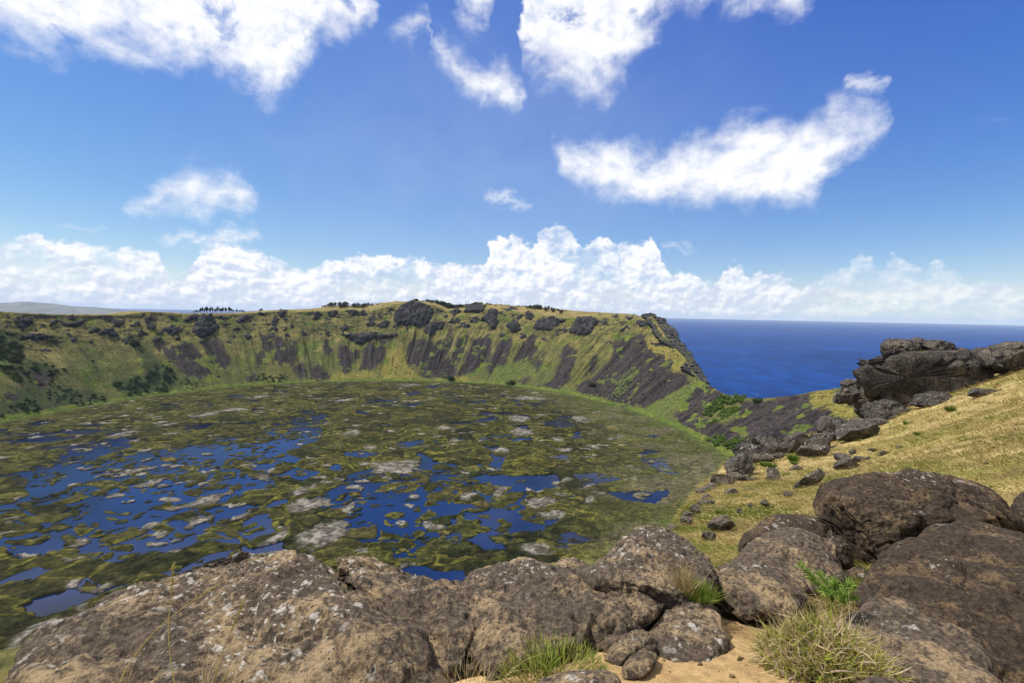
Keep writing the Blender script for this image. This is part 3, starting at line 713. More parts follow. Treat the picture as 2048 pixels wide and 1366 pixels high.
def build_lake():
    a = np.linspace(0, 2 * np.pi, 200, endpoint=False); r = np.array([0, 200, 400, 500, 640])
    V = np.stack([LAKE_C[0] + r[:, None] * np.cos(a), LAKE_C[1] + r[:, None] * np.sin(a), np.full((5, 200), LAKE_Z)], -1)
    m, t = new_mat('lake_water')
    co = t.n('ShaderNodeTexCoord').outputs['Object']
    b = t.n('ShaderNodeBump', {'Strength': 0.15, 'Distance': 0.2, 'Height': t.noise(co, 0.5, 4, 0.6)})
    k = t.noise(co, 0.008, 3, 0.5)
    p = t.n('ShaderNodeBsdfPrincipled', {'Base Color': t.mix(t.sstep(k, .35, .65), (0.0005, 0.003, 0.018), (0.0022, 0.014, 0.066)),
                                         'Roughness': 0.12, 'IOR': 1.33, 'Normal': b.outputs[0]})
    p.inputs['Specular IOR Level'].default_value = 0.40
    finish(t, p)
    tag(link('lake_water', mesh_np('lake_water', V, grid_quads(5, 200, True), mat=m)), kind='structure')

    h = 1.55
    xs = np.arange(LAKE_C[0] - 590, LAKE_C[0] + 641, h); ys = np.arange(LAKE_C[1] - 580, LAKE_C[1] + 641, h)
    X, Y = np.meshgrid(xs, ys)
    P = np.stack([X, Y, np.zeros_like(X)], -1)
    rad = np.hypot(X - LAKE_C[0], Y - LAKE_C[1]) + LAKE_R - lake_r(np.arctan2(Y - LAKE_C[1], X - LAKE_C[0]))
    wx = fbm(P / 26, 4, 1) * 12; wy = fbm(P / 26 + 7, 4, 2) * 12
    def sd_plan(polys, warp=1.0):
        out = np.full(X.shape, -1e3)
        for q in polys:
            q = np.array(q, float); w = lake_px(q[:, 0], q[:, 1])
            a, b = w.min(0) - 30, w.max(0) + 30
            i0, i1 = np.searchsorted(xs, [a[0], b[0]]); j0, j1 = np.searchsorted(ys, [a[1], b[1]])
            if i1 <= i0 or j1 <= j0: continue
            sl = (slice(j0, j1), slice(i0, i1))
            out[sl] = np.maximum(out[sl], poly_sd(X[sl] + wx[sl] * warp, Y[sl] + wy[sl] * warp, w))
        return out
    pool = sd_plan(POOLS, 0.8)
    wet = ss(sd_plan(WET, 2.0), -25, 25)
    Pw = np.stack([X + wx * 1.2, Y + wy * 1.2, np.zeros_like(X)], -1)
    big = fbm(Pw / C(58, 44, 1), 4, 23)
    f1, f2, cid = worley2(Pw / C(30, 23, 1), 4)
    crack = (f2 - f1)                                           # small where two mats meet
    g1, g2, gid = worley2(Pw / C(13, 10, 1), 9)
    # reed field: positive = reeds, negative = open water (metres, roughly)
    f = 16 + 0 * X
    f = np.minimum(f, 1.6 - pool)
    f = np.minimum(f, (0.46 - 0.10 * wet - big) * 38)
    mat2 = np.maximum((crack - 0.13) * 22 - 30 * (cid > .86 + .35 * big), np.where(gid > .50, (g2 - g1 - .16) * 12, -4))
    f = np.minimum(f, np.maximum(mat2 + (1 - wet) * 14 - 0.4, -9))
    f = np.where((cid > .955) & (rad < LAKE_R - 60), np.minimum(f, 3 - (crack) * 22 - 3), f)
    inpool = pool > 3
    f = np.where(inpool, np.maximum(f, np.where(gid > .54, (g2 - g1 - .24) * 9, -6)), f)
    edge = LAKE_R + 2 - rad
    closed = ss(rad, LAKE_R - 75, LAKE_R - 25)
    f = np.maximum(f, closed * 10 - 6)
    f = np.minimum(f, edge)
    f += fbm(P / 5, 3, 66) * 1.3
    # colours
    mott = fbm(Pw / C(40, 26, 1), 4, 101); m2 = fbm(P / 7, 4, 102); m3 = fbm(P / 2.6, 2, 103)
    col = lerp(C(.011, .0135, .0055), C(.042, .043, .013), ss(mott + m2 * .7, -.35, .4))
    col = lerp(col, C(.13, .125, .020), ss(fbm(Pw / 22, 4, 110) + m2 * .3, .16, .5) * .85)
    col = lerp(col, C(.048, .034, .016), ss(fbm(Pw / 30, 4, 120), .12, .4) * .6)
    col = lerp(col, C(.038, .056, .012), ss(fbm(Pw / 45, 3, 130), .1, .4) * .7)
    cell = lerp(C(.011, .014, .005), C(.092, .086, .026), ((cid * 7.3) % 1) ** 2.2)
    col = lerp(col, cell, .58)
    col = lerp(col, lerp(C(.020, .023, .008), C(.110, .095, .040), ((gid * 5.1) % 1) ** 2), .30)
    col = lerp(col, C(.008, .010, .005), (ss(crack, .20, .05) * .85)[...] * ss(big, -.5, .1))
    col = lerp(col, C(.14, .13, .022), ss(crack, .06, .12) * ss(crack, .26, .14) * ((cid * 3.7) % 1 > .5) * .75)
    gr = np.zeros_like(X)
    for gx, gy, ga, gb in GREYS:
        c = lake_px(np.array([gx, gx + ga, gx]), np.array([gy, gy, gy - gb]))
        ra, rb = np.linalg.norm(c[1] - c[0]), np.linalg.norm(c[2] - c[0])
        e1, e2 = (c[1] - c[0]) / ra, (c[2] - c[0]) / rb
        dx, dy = X - c[0, 0] + wx * 1.3, Y - c[0, 1] + wy * 1.3
        q = np.hypot((dx * e1[0] + dy * e1[1]) / ra, (dx * e2[0] + dy * e2[1]) / rb)
        gr = np.maximum(gr, ss(q * 1.18 + m2 * .55, 1.0, .72))
    gcell = ((gid * 13.7) % 1 > .955) & (np.abs(mott) < .5)
    gr = np.maximum(gr, gcell * ss(g2 - g1, .08, .2))
    col = lerp(col, lerp(C(.115, .103, .085), C(.225, .205, .18), ss(m2 + m3 * .6, -.4, .5)), gr * .92)
    f = np.where(gr > .5, np.maximum(f, (gr - .5) * 8), f)
    right = ss(X, 20, 160) * ss(rad, LAKE_R - 210, LAKE_R - 60)
    col = lerp(col, lerp(C(.125, .112, .066), C(.062, .070, .022), ss(m2 + mott * 1.4, -.35, .3)), right * .65)
    col = lerp(col, C(.066, .095, .02), ss(rad, LAKE_R - 34, LAKE_R - 6) * .75)
    spk = ss(vnoise(P / 2.1, 71) + .3 * m2, .62, .9)
    col = col * (.72 + .42 * m3 + .36 * m2).clip(.18, 2)[..., None]
    col = lerp(col, col * 2.6 + C(.02, .018, 0), spk * .28 * (1 - gr))
    hgt = 0.25 + np.minimum(np.maximum(f, 0), 5) / 5 * 1.15 + (m2 * .5 + m3 * .55) * ss(f, 0, 4) * (1 - gr * .7)
    col *= 1.0
    # marching squares: keep f > 0
    ny, nx = X.shape
    ins = f > 0
    vid = np.cumsum(ins.ravel()).reshape(ins.shape) - 1
    verts = [np.stack([X, Y, LAKE_Z + hgt], -1)[ins]]; cols = [col[ins]]
    nv = int(ins.sum())
    def edge_pts(A, B, axis):
        nonlocal nv
        fa, fb = f[A], f[B]
        cr = (fa > 0) != (fb > 0)
        t = np.clip(fa / (fa - fb + 1e-12), 0.02, .98)
        ids = np.full(fa.shape, -1); ids[cr] = nv + np.arange(cr.sum())
        tt = t[cr][:, None]
        pa = np.stack([X[A], Y[A]], -1)[cr]; pb = np.stack([X[B], Y[B]], -1)[cr]
        p = pa * (1 - tt) + pb * tt
        verts.append(np.concatenate([p, np.full((len(p), 1), LAKE_Z + .12)], 1))
        cols.append(col[A][cr] * .5 + col[B][cr] * .5)
        nv += int(cr.sum()); return ids
    EH = edge_pts((slice(None), slice(0, -1)), (slice(None), slice(1, None)), 0)
    EV = edge_pts((slice(0, -1), slice(None)), (slice(1, None), slice(None)), 1)
    a_, b_, c_, d_ = ins[:-1, :-1], ins[:-1, 1:], ins[1:, 1:], ins[1:, :-1]
    code = a_ * 1 + b_ * 2 + c_ * 4 + d_ * 8
    va, vb, vc, vd = vid[:-1, :-1], vid[:-1, 1:], vid[1:, 1:], vid[1:, :-1]
    eb, er, et, el = EH[:-1], EV[:, 1:], EH[1:], EV[:, :-1]
    quads, tris, border = [], [], []
    def q4(k, *v): quads.append(np.stack([w[k] for w in v], -1))
    def q3(k, *v): tris.append(np.stack([w[k] for w in v], -1))
    def bd(k, u, v): border.append(np.stack([u[k], v[k]], -1))
    k = code == 15; q4(k, va, vb, vc, vd)
    corner = {1: (va, eb, el), 2: (vb, er, eb), 4: (vc, et, er), 8: (vd, el, et)}
    for cd, (v0, e0, e1) in corner.items():
        k = (code == cd) | ((code == 5) & (cd in (1, 4))) | ((code == 10) & (cd in (2, 8)))
        q3(k, v0, e0, e1); bd(k, e0, e1)
    for cd, vs in {3: (va, vb, er, el), 6: (vb, vc, et, eb), 12: (vc, vd, el, er), 9: (vd, va, eb, et)}.items():
        k = code == cd; q4(k, *vs); bd(k, vs[2], vs[3])
    for cd, (v0, v1, v2, e0, e1) in {7: (va, vb, vc, et, el), 14: (vb, vc, vd, el, eb), 13: (vc, vd, va, eb, er), 11: (vd, va, vb, er, et)}.items():
        k = code == cd; q4(k, v0, v1, v2, e0); q3(k, v0, e0, e1); bd(k, e0, e1)
    V = np.concatenate(verts); Cc = np.concatenate(cols)
    quads = np.concatenate(quads); tris = np.concatenate(tris); border = np.concatenate(border)
    # skirts that dip into the water
    low = V.copy()[border.ravel()]; low[:, 2] = LAKE_Z - .35
    n0 = len(V); lq = np.stack([border[:, 1], border[:, 0], n0 + np.arange(len(border)) * 2, n0 + np.arange(len(border)) * 2 + 1], -1)
    V = np.concatenate([V, low]); Cc = np.concatenate([Cc, Cc[border.ravel()] * .7])
    quads = np.concatenate([quads, lq])
    m = attr_mat('reed_mat', 0.9, 0.55, 0.40, 1.2, 0.9, 0.05, nscale2=2.2)
    o = link('floating_reeds', mesh_np('floating_reeds', V, quads, tris, mat=m, attrs={'alb': Cc}))
    tag(o, 'olive and brown mats of floating reeds spread across the crater lake between dark blue pools', 'reeds', kind='stuff')
    return X, Y, f, xs, ys

def build_far_hills():
    D = 15500.0
    top = [(-160, 617), (-60, 609), (0, 606.5), (25, 605), (40, 603.5), (55, 602.5), (75, 604.5), (100, 607), (130, 610.5), (165, 613), (190, 614), (220, 616.5), (240, 619), (246, 626)]
    pxs = np.linspace(-160, 247, 160); pys = np.interp(pxs, [q[0] for q in top], [q[1] for q in top])
    u = ray(pxs, pys) * D; zt = u[:, 2]
    v = np.linspace(-1, 1, 40)
    prof = (1 - np.abs(v) ** 1.5)
    G = np.zeros((40, 160, 3))
    hd = u[:, :2] / np.linalg.norm(u[:, :2], axis=1, keepdims=True)
    for k in range(40):
        G[k, :, :2] = u[:, :2] + hd * v[k] * 2200
        G[k, :, 2] = SEA_Z - 20 + (zt - SEA_Z + 20) * prof[k]
    G[..., 2] += fbm(G / 700, 4, 4) * 26 * np.sin(np.pi * (v[:, None] + 1) / 2) * (zt - SEA_Z > 60)
    col = lerp(C(.12, .125, .12), C(.075, .088, .08), ss(fbm(G.reshape(-1, 3) / 600, 4, 6), -.3, .3))
    m = attr_mat('far_hill', 0.95, 0.004, .3, .01, 10, .05)
    tag(link('hills', mesh_np('hills', G, grid_quads(40, 160)[:, ::-1], mat=m, attrs={'alb': col})), kind='structure')

build_sea()
TER = build_crater()
t_height, t_hit = make_hit(TER)
LAKE_GRID = build_lake()
build_far_hills()

def islet(px, py, w, h, label, c0, c1, group='reed islets in the open pools'):
    c = lake_px(np.array([px, px + w / 2, px]), np.array([py, py, py - h / 2])); e1, e2 = c[1] - c[0], c[2] - c[0]
    a = np.linspace(0, 2 * np.pi, 44, endpoint=False); q = np.linspace(0, 1, 9)
    edge = 1 + .34 * fbm(np.stack([np.cos(a) * 1.6 + px, np.sin(a) * 1.6 + py, 0 * a], -1), 3, 3)
    X = (q[:, None] * edge * np.cos(a)); Y = (q[:, None] * edge * np.sin(a))
    P = X[..., None] * e1 + Y[..., None] * e2
    G = np.concatenate([P, np.zeros((9, 44, 1))], -1); W = G + np.array([*c[0], 0])
    G[..., 2] = np.where(q[:, None] > .97, -.3, .35 + .8 * (1 - q[:, None] ** 3)) + fbm(W / 2.2, 3, 5) * .5 * (q[:, None] < .97)
    k = fbm(W.reshape(-1, 3) / 4, 4, 8)
    col = lerp(np.array(c0), np.array(c1), ss(k, -.35, .35)); col = lerp(col, C(.015, .016, .008), (np.repeat(q, 44) > .85) * .6)
    o = link('reed_islet', mesh_np('reed_islet', G, grid_quads(9, 44, True)[:, ::-1], mat=bpy.data.materials['reed_mat'], attrs={'alb': col}), loc=(*c[0], LAKE_Z))
    tag(o, label, 'reed islet', group)
_o, _g, _b = ((.02, .022, .008), (.085, .08, .022)), ((.09, .085, .078), (.19, .175, .165)), ((.03, .022, .01), (.11, .085, .03))
for q in [(711, 988, 24, 10, 'lone brown reed islet in the left arm of the central pool', *_b), (858, 1051, 30, 18, 'grey brown reed islet in the lower central pool', *_g),
    (838, 1068, 28, 15, 'olive reed islet left below the grey brown one', *_o), (889, 1067, 28, 8, 'thin yellow green reed islet right of the grey brown one', *_b),
    (803, 1047, 24, 12, 'small greyish islet in the left of the lower pool', *_g), (790, 1031, 44, 15, 'long olive islet in the upper left of the lower pool', *_o),
    (805, 1101, 20, 8, 'tiny brown islet in the dark pool behind the left boulder', *_b), (828, 994, 22, 8, 'pale little islet at the top of the lower pool', *_g),
    (924, 979, 36, 8, 'flat tan islet in the maze of mats right of the pool', *_b), (932, 992, 52, 14, 'broad olive islet in the maze of mats', *_o), (963, 1008, 38, 14, 'rounded yellow olive islet low in the maze of mats', *_b),
    (337, 919, 32, 10, 'yellow olive islet at the top of the left blue water', *_b), (381, 936, 46, 12, 'dark pointed islet in the bright blue water on the left', *_o),
    (339, 1000, 46, 10, 'grey domed islet in the lower left water', *_g), (335, 1016, 62, 9, 'long dark islet below the grey domed one', *_o), (58, 1085, 62, 12, 'dark islet in the pool at the far left edge', *_o),
    (495, 1032, 28, 8, 'small dark islet right of the left blue water', *_o), (216, 969, 62, 18, 'large round olive islet in the left water', *_o), (280, 948, 30, 8, 'whitish islet in the left water', *_g),
    (180, 1180, 46, 14, 'olive islet in the dark pool above the lower left boulder', *_o)]: islet(*q[:5], q[5], q[6])

# ================================================================ CRAGS, TREES AND SHRUBS OF THE CRATER
rng = np.random.default_rng(7)

def crag_mat():
    m, t = new_mat('crag_rock')
    co = t.n('ShaderNodeTexCoord').outputs['Object']
    a = t.n('ShaderNodeAttribute', attribute_name='alb').outputs['Color']
    st = t.vm('MULTIPLY', co, (1, 1, 0.45))
    f = t.noise(st, 0.33, 7, 0.7)
    col = t.vm('SCALE', a, scale=t.sstep(f, .3, .72, .5, 1.7))
    b = t.n('ShaderNodeBump', {'Strength': 1, 'Distance': 1.6, 'Height': t.noise(st, .5, 6, .7)})
    p = t.n('ShaderNodeBsdfPrincipled', {'Base Color': col, 'Roughness': .95, 'Normal': b.outputs[0]})
    p.inputs['Specular IOR Level'].default_value = .2
    finish(t, p); return m
CRAG_M = crag_mat()

def build_crag(label, poly, amp=0.20, cat='rock crag', name='rock_crag', step=1.25, grassy=.35):
    poly = np.array(poly, float)
    cx, cy = poly.mean(0)
    seed = int(abs(cx * 7 + cy * 13)) % 997
    a, b = poly.min(0) - 5, poly.max(0) + 5
    gx = np.arange(a[0], b[0], step); gy = np.arange(a[1], b[1], step)
    X, Y = np.meshgrid(gx, gy)
    w = np.stack([X / 7, Y / 7, np.zeros_like(X)], -1)
    sd = poly_sd(X + fbm(w, 3, seed) * 5.5, Y + fbm(w + 5, 3, seed) * 5, poly)
    P = t_hit(X.ravel(), Y.ravel()).reshape(*X.shape, 3)
    D = P[..., 1] / ray(X.ravel(), Y.ravel()).reshape(P.shape)[..., 1]
    med = np.nanmedian(D[sd > 0]) if (sd > 0).any() else np.nanmedian(D)
    U = ray(X.ravel(), Y.ravel()).reshape(P.shape)
    bad = np.isnan(D) | (D > med * 1.09) | (D < med * .85)
    for c in range(X.shape[1]):
        last = med
        for r in range(X.shape[0] - 1, -1, -1):
            if bad[r, c]: D[r, c] = last + 1.2
            last = D[r, c]
    P = U * D[..., None]
    size = np.sqrt(max((sd > 0).sum(), 1)) * step * med / F_PX
    A = min(amp * size, 12) + 1.0
    cen = P[sd > 0].mean(0) if (sd > 0).any() else P.mean((0, 1))
    out = np.array([LAKE_C[0] - cen[0], LAKE_C[1] - cen[1], 0]); out /= np.linalg.norm(out)
    out = out * .75 + np.array([0, 0, .45])
    bul = A * (1 - np.exp(-np.maximum(sd, 0) / 3.2)) - np.where(sd < 0, 1.5, 0) + np.minimum(sd, 0) * .6
    nz = ridged(P / C(5, 5, 11), 3, seed) - .6
    blocks, _, cid = worley(P / C(9, 9, 7), seed)
    bul = bul + (nz * 4.5 + (cid - .5) * 4.5 + fbm(P / 3, 2, seed) * 1.1) * ss(sd, -.5, 3) * min(1, size / 14)
    G = P + out * bul[..., None]
    keep = sd > -2.4
    q = grid_quads(*X.shape)
    kq = keep.ravel()[q].all(1)
    q = q[kq][:, ::-1]
    lab = np.arange(X.size)                                     # keep one connected body
    for _ in range(60):
        mn = lab[q].min(1); np.minimum.at(lab, q.ravel(), np.repeat(mn, 4))
    if len(q) < 3: return None
    ids, ct = np.unique(lab[q[:, 0]], return_counts=True); q = q[lab[q[:, 0]] == ids[ct.argmax()]]
    used = np.unique(q); mp = -np.ones(X.size, int); mp[used] = np.arange(len(used))
    V = G.reshape(-1, 3)[used]
    col = lerp(C(.012, .012, .0135), C(.044, .041, .041), ss(fbm(V / C(6, 6, 14), 4, seed + 3), -.15, .45))
    g = ss(fbm(V / 7, 3, seed + 8) + (2.2 - sd.ravel()[used]) * .16, .25, .6) * grassy
    col = lerp(col, C(.095, .090, .028), g)
    # back shell deep in the hill closes the body
    back = V - out * (A * .6 + 6)
    n = len(V); qm = mp[q]
    cnt = {}
    e = np.concatenate([qm[:, [0, 1]], qm[:, [1, 2]], qm[:, [2, 3]], qm[:, [3, 0]]])
    key = np.sort(e, 1); kk = key[:, 0].astype(np.int64) * (n + 1) + key[:, 1]
    uq, inv, c_ = np.unique(kk, return_inverse=True, return_counts=True)
    be = e[c_[inv] == 1]
    side = np.stack([be[:, 1], be[:, 0], be[:, 0] + n, be[:, 1] + n], -1)
    Q = np.concatenate([qm, qm[:, ::-1] + n, side])
    me = mesh_np(name, np.concatenate([V, back]) - cen, Q, mat=CRAG_M, attrs={'alb': np.concatenate([col, col])})
    return tag(link(name, me, loc=cen), label, cat, 'dark rock crags on the crater wall')

CRAGS = [
 ('dark broken crag at the far left end of the crater rim', Z1([(62, 225), (120, 215), (185, 222), (190, 265), (235, 262), (150, 275), (120, 305), (95, 270)])),
 ('long low dark crag dipping in its middle, below the islandward hills', Z1([(265, 240), (330, 228), (400, 245), (500, 225), (510, 240), (460, 275), (400, 270), (340, 255), (285, 275)])),
 ('flat dark ledge above the dark bushes at the far left', Z1([(100, 330), (200, 310), (320, 322), (300, 345), (220, 358), (110, 345)])),
 ('thin dark streak of rock above the left bushes', Z1([(170, 410), (240, 402), (310, 405), (280, 418)])),
 ('rounded dark crag right of the long low crag', Z1([(620, 235), (730, 225), (735, 260), (690, 280), (630, 250)])),
 ('wedge shaped crag with a grassy ramp on its left', Z1([(565, 310), (600, 290), (650, 272), (695, 320), (660, 338), (620, 320), (580, 330)])),
 ('small slanted crag just under the left rim hump', Z1([(755, 255), (815, 235), (820, 260), (770, 275)])),
 ('diamond shaped crag on the open grass slope', Z1([(795, 320), (820, 280), (865, 315), (825, 342)])),
 ('two stepped crag right of the rim hump', Z1([(840, 225), (880, 212), (905, 230), (880, 245), (900, 260), (925, 285), (900, 303), (870, 285)])),
 ('broad pointed crag left of the tall grey crag', Z1([(915, 310), (960, 280), (1010, 255), (1070, 300), (1020, 333), (980, 305), (940, 315)])),
 ('tall grey haystack crag below the loose grove of trees', Z1([(1120, 300), (1150, 240), (1190, 200), (1230, 200), (1260, 240), (1285, 275), (1250, 320), (1200, 345), (1160, 330)])),
 ('low crag adjoining the tall grey crag on its left', Z1([(1070, 235), (1100, 200), (1160, 200), (1150, 240), (1090, 248)])),
 ('broad low crag under the right end of the loose grove', Z1([(1375, 245), (1400, 210), (1450, 200), (1490, 215), (1450, 235), (1410, 255)])),
 ('small square crag on the skyline right of the loose grove', Z1([(1495, 190), (1525, 175), (1560, 210), (1530, 220)])),
 ('small crag with a tail on the skyline rise', Z1([(1620, 195), (1650, 172), (1690, 180), (1660, 210), (1640, 232)])),
 ('flat crag just right of the tall grey crag', Z1([(1255, 215), (1310, 210), (1340, 225), (1270, 235)])),
 ('oval boulder like crag below the flat crag', Z1([(1300, 250), (1350, 250), (1340, 272), (1310, 272)])),
 ('small flat crag low in the middle left of the wall', Z1([(1630, 285), (1680, 280), (1670, 300)])),
 ('small pointed crag right of the tall grey crag', Z1([(1365, 285), (1400, 270), (1400, 300)])),
 ('narrow diamond crag under the left tree belt', Z2([(100, 270), (150, 248), (190, 280), (150, 320), (135, 345), (110, 310)])),
 ('blocky crag under the middle of the left tree belt', Z2([(225, 260), (300, 238), (310, 270), (275, 320), (240, 290)])),
 ('arched crag left of the great central crag', Z2([(360, 265), (430, 232), (490, 250), (480, 295), (440, 300), (380, 270)])),
 ('pointed crag at the left end of the long dark ledge', Z2([(320, 390), (370, 360), (405, 385), (370, 430), (345, 440)])),
 ('pale topped crag above the long dark ledge', Z2([(535, 370), (570, 310), (620, 290), (625, 350), (600, 390), (550, 385)])),
 ('squat crag close left of the great central crag', Z2([(625, 370), (690, 315), (730, 330), (725, 380), (650, 405)])),
 ('great dark central crag, the largest, breaking the skyline', Z2([(770, 330), (800, 230), (860, 180), (950, 165), (1040, 195), (1100, 240), (1090, 300), (1060, 350), (1000, 390), (930, 390), (850, 365), (800, 390)])),
 ('long dark horizontal ledge below the central crag', Z2([(290, 445), (370, 438), (500, 430), (700, 435), (820, 440), (810, 455), (700, 480), (600, 490), (520, 520), (460, 520), (400, 480)])),
 ('small crag right of the great central crag', Z2([(1215, 250), (1300, 230), (1320, 260), (1260, 290)])),
 ('broad dark crag under the middle tree belt', Z2([(1335, 205), (1450, 190), (1540, 215), (1520, 240), (1450, 270), (1350, 260)])),
 ('tall leaning crag with a foot, right of centre', Z2([(1460, 330), (1520, 270), (1560, 220), (1610, 240), (1620, 330), (1600, 410), (1560, 410), (1520, 345)])),
 ('triangular crag standing alone between grass ribs', Z2([(1675, 370), (1760, 310), (1815, 395), (1750, 435)])),
 ('small triangular crag above the lone triangular crag', Z2([(1830, 270), (1880, 250), (1920, 290), (1880, 335), (1850, 310)])),
 ('long slanting crag at the right foot of the central crag', Z2([(1050, 360), (1150, 340), (1200, 350), (1180, 390), (1110, 410), (1080, 470), (1050, 450), (1000, 400)])),
 ('thin stepped crag running up right from the slanting crag', Z2([(1180, 345), (1300, 305), (1330, 330), (1240, 355)])),
 ('little pointed crag left of the leaning crag', Z2([(1345, 380), (1375, 345), (1405, 375), (1370, 395)])),
 ('tiny upright crag beside the central crag', Z2([(1165, 290), (1190, 275), (1210, 295), (1190, 320)])),
 ('low crags edge under the right tree belt', Z2([(1640, 240), (1740, 215), (1790, 240), (1730, 262)])),
 ('wide blocky crag left of the last large crag', Z3([(250, 365), (290, 290), (400, 275), (500, 300), (430, 345), (380, 390), (300, 385)])),
 ('last large crag before the headland', Z3([(510, 385), (570, 340), (580, 275), (690, 275), (760, 310), (740, 350), (690, 400), (640, 430), (570, 410)])),
 ('short crag right of the last large crag', Z3([(765, 310), (810, 305), (820, 345), (770, 350)])),
 ('crag at the foot of the headland cliff top', Z3([(1010, 340), (1050, 300), (1130, 320), (1140, 350), (1040, 350)])),
 ('thin dark crag on the headland skyline', Z3([(840, 265), (900, 260), (910, 285), (850, 285)])),
 ('low double crag on the headland grass', Z3([(890, 370), (980, 345), (980, 365), (920, 395)])),
 ('flat skyline crag left of the headland cliff', Z3([(950, 270), (1020, 270), (1010, 295), (960, 290)])),
 ('narrow ledge of rock across the headland ridge', Z3([(1130, 465), (1200, 470), (1300, 485), (1240, 500), (1150, 485)])),
 ('small crag on the skyline right of the tree belt', Z3([(740, 250), (785, 248), (780, 268), (745, 268)])),
 ('small dark boulder crag beside the diamond crag on the left slope', Z1([(655, 255), (700, 245), (715, 268), (670, 278)])),
]
for lab, poly in CRAGS:
    build_crag(lab, poly)

def small_crags():
    """Lesser dark rocks that stud the upper wall between the named crags."""
    r = np.random.default_rng(31); k = 0
    taken = [np.array(p) for _, p in CRAGS]
    while k < 90:
        x = r.uniform(10, 1290)
        top = np.interp(x, [q[0] for q in RIM_PX], [q[1] for q in RIM_PX])
        y = top + 4 + 52 * r.random() ** 1.5
        if min(np.abs(poly_sd(np.array([x]), np.array([y]), p)).min() * (1 if not poly_sd(np.array([x]), np.array([y]), p)[0] > 0 else 0) for p in taken) < 5: continue
        w = r.uniform(3.0, 8) * (1 + .3 * (r.random() < .2)); h = w * r.uniform(.45, .9)
        n = 7; ang = np.linspace(0, 2 * np.pi, n, endpoint=False) + r.uniform(0, 1)
        rad = r.uniform(.7, 1.2, n)
        poly = [(x + w * rr * math.cos(t), y + h * rr * math.sin(t)) for rr, t in zip(rad, ang)]
        o = build_crag('small dark rock poking out of the upper crater wall', poly, .3, 'rock', 'wall_rock', 1.1, .2)
        if o: o['group'] = 'small rocks studding the upper crater wall'
        k += 1
small_crags()

# -- the dark sea cliff of the headland, seen past its grassy crest
def build_headland_cliff():
    poly = np.array(Z3([(1085, 262), (1110, 252), (1185, 258), (1200, 285), (1255, 290), (1275, 335), (1335, 380), (1360, 440), (1410, 500), (1465, 575), (1530, 680), (1592, 797),
                        (1540, 775), (1470, 725), (1412, 690), (1400, 640), (1408, 585), (1330, 525), (1240, 480), (1190, 425), (1150, 345)]))
    step = 1.1
    a, b = poly.min(0) - 3, poly.max(0) + 3
    X, Y = np.meshgrid(np.arange(a[0], b[0], step), np.arange(a[1], b[1], step))
    w = np.stack([X / 8, Y / 8, 0 * X], -1)
    sd = poly_sd(X + fbm(w, 3, 4) * 5, Y + fbm(w + 4, 3, 4) * 4, poly)
    # crest depth along the headland ridge; the face turns away towards the sea
    cy = np.array([626, 640, 660, 690, 715, 740, 765, 795]); cxs = np.array([1285, 1300, 1312, 1340, 1366, 1378, 1398, 1450])
    crest_x = np.interp(Y, cy, cxs)
    hits = np.array([rim_hit(x - 2, y + 2)[0] for x, y in zip(cxs, cy)])
    dep = np.interp(Y, cy, hits[:, 1] / ray(cxs, cy)[:, 1])
    D = dep - 3 + np.maximum(X - crest_x, -3) * .55
    P = ray(X.ravel(), Y.ravel()).reshape(*X.shape, 3) * D[..., None]
    _, _, cid = worley(P / C(13, 13, 9), 6)
    off = (ridged(P / C(9, 9, 20), 3, 8) - .6) * 12 + (cid - .5) * 8 + fbm(P / 4, 2, 3) * 2
    P = P + ray(1340, 680) * (-off * ss(sd, -1, 3))[..., None]
    q = grid_quads(*X.shape); q = q[(sd.ravel()[q] > -.4).all(1)][:, ::-1]
    used = np.unique(q); mp = -np.ones(X.size, int); mp[used] = np.arange(len(used))
    V = P.reshape(-1, 3)[used]; q = mp[q]; n = len(V)
    col = lerp(C(.022, .021, .021), C(.055, .052, .050), ss(fbm(V / C(9, 9, 18), 4, 5), -.2, .45))
    col = lerp(col, C(.075, .080, .026), ss(fbm(V / 14, 4, 15), .12, .4) * .7)
    back = V + ray(1340, 680) * 30 + C(-8, 0, -4)
    e = np.concatenate([q[:, [0, 1]], q[:, [1, 2]], q[:, [2, 3]], q[:, [3, 0]]]); key = np.sort(e, 1)
    kk = key[:, 0].astype(np.int64) * (n + 1) + key[:, 1]; _, inv, c_ = np.unique(kk, return_inverse=True, return_counts=True)
    be = e[c_[inv] == 1]
    Q = np.concatenate([q, q[:, ::-1] + n, np.stack([be[:, 1], be[:, 0], be[:, 0] + n, be[:, 1] + n], -1)])
    me = mesh_np('sea_cliff', np.concatenate([V, back]), Q, mat=CRAG_M, attrs={'alb': np.concatenate([col, col])})
    tag(link('sea_cliff', me), 'steep dark sea cliff falling from the headland to the ocean', 'cliff')
build_headland_cliff()

# ---------------------------------------------------------------- leaves, blades, shrubs, trees
def leaf_mat(name, namp=.25, transl=.25):
    m, t = new_mat(name)
    a = t.n('ShaderNodeAttribute', attribute_name='alb').outputs['Color']
    d = t.n('ShaderNodeBsdfPrincipled', {'Base Color': a, 'Roughness': .75})
    d.inputs['Specular IOR Level'].default_value = .15
    tr = t.n('ShaderNodeBsdfTranslucent', {'Color': t.vm('MULTIPLY', a, (1.1, 1.15, .7))})
    mx = t.n('ShaderNodeMixShader', {0: transl}); t.t.links.new(d.outputs[0], mx.inputs[1]); t.t.links.new(tr.outputs[0], mx.inputs[2])
    finish(t, mx); return m
LEAF_M = leaf_mat('foliage'); GRASS_M = leaf_mat('grass_blades', transl=.3)
BARK_M = attr_mat('bark', .95, 3, .3, 5, .05)

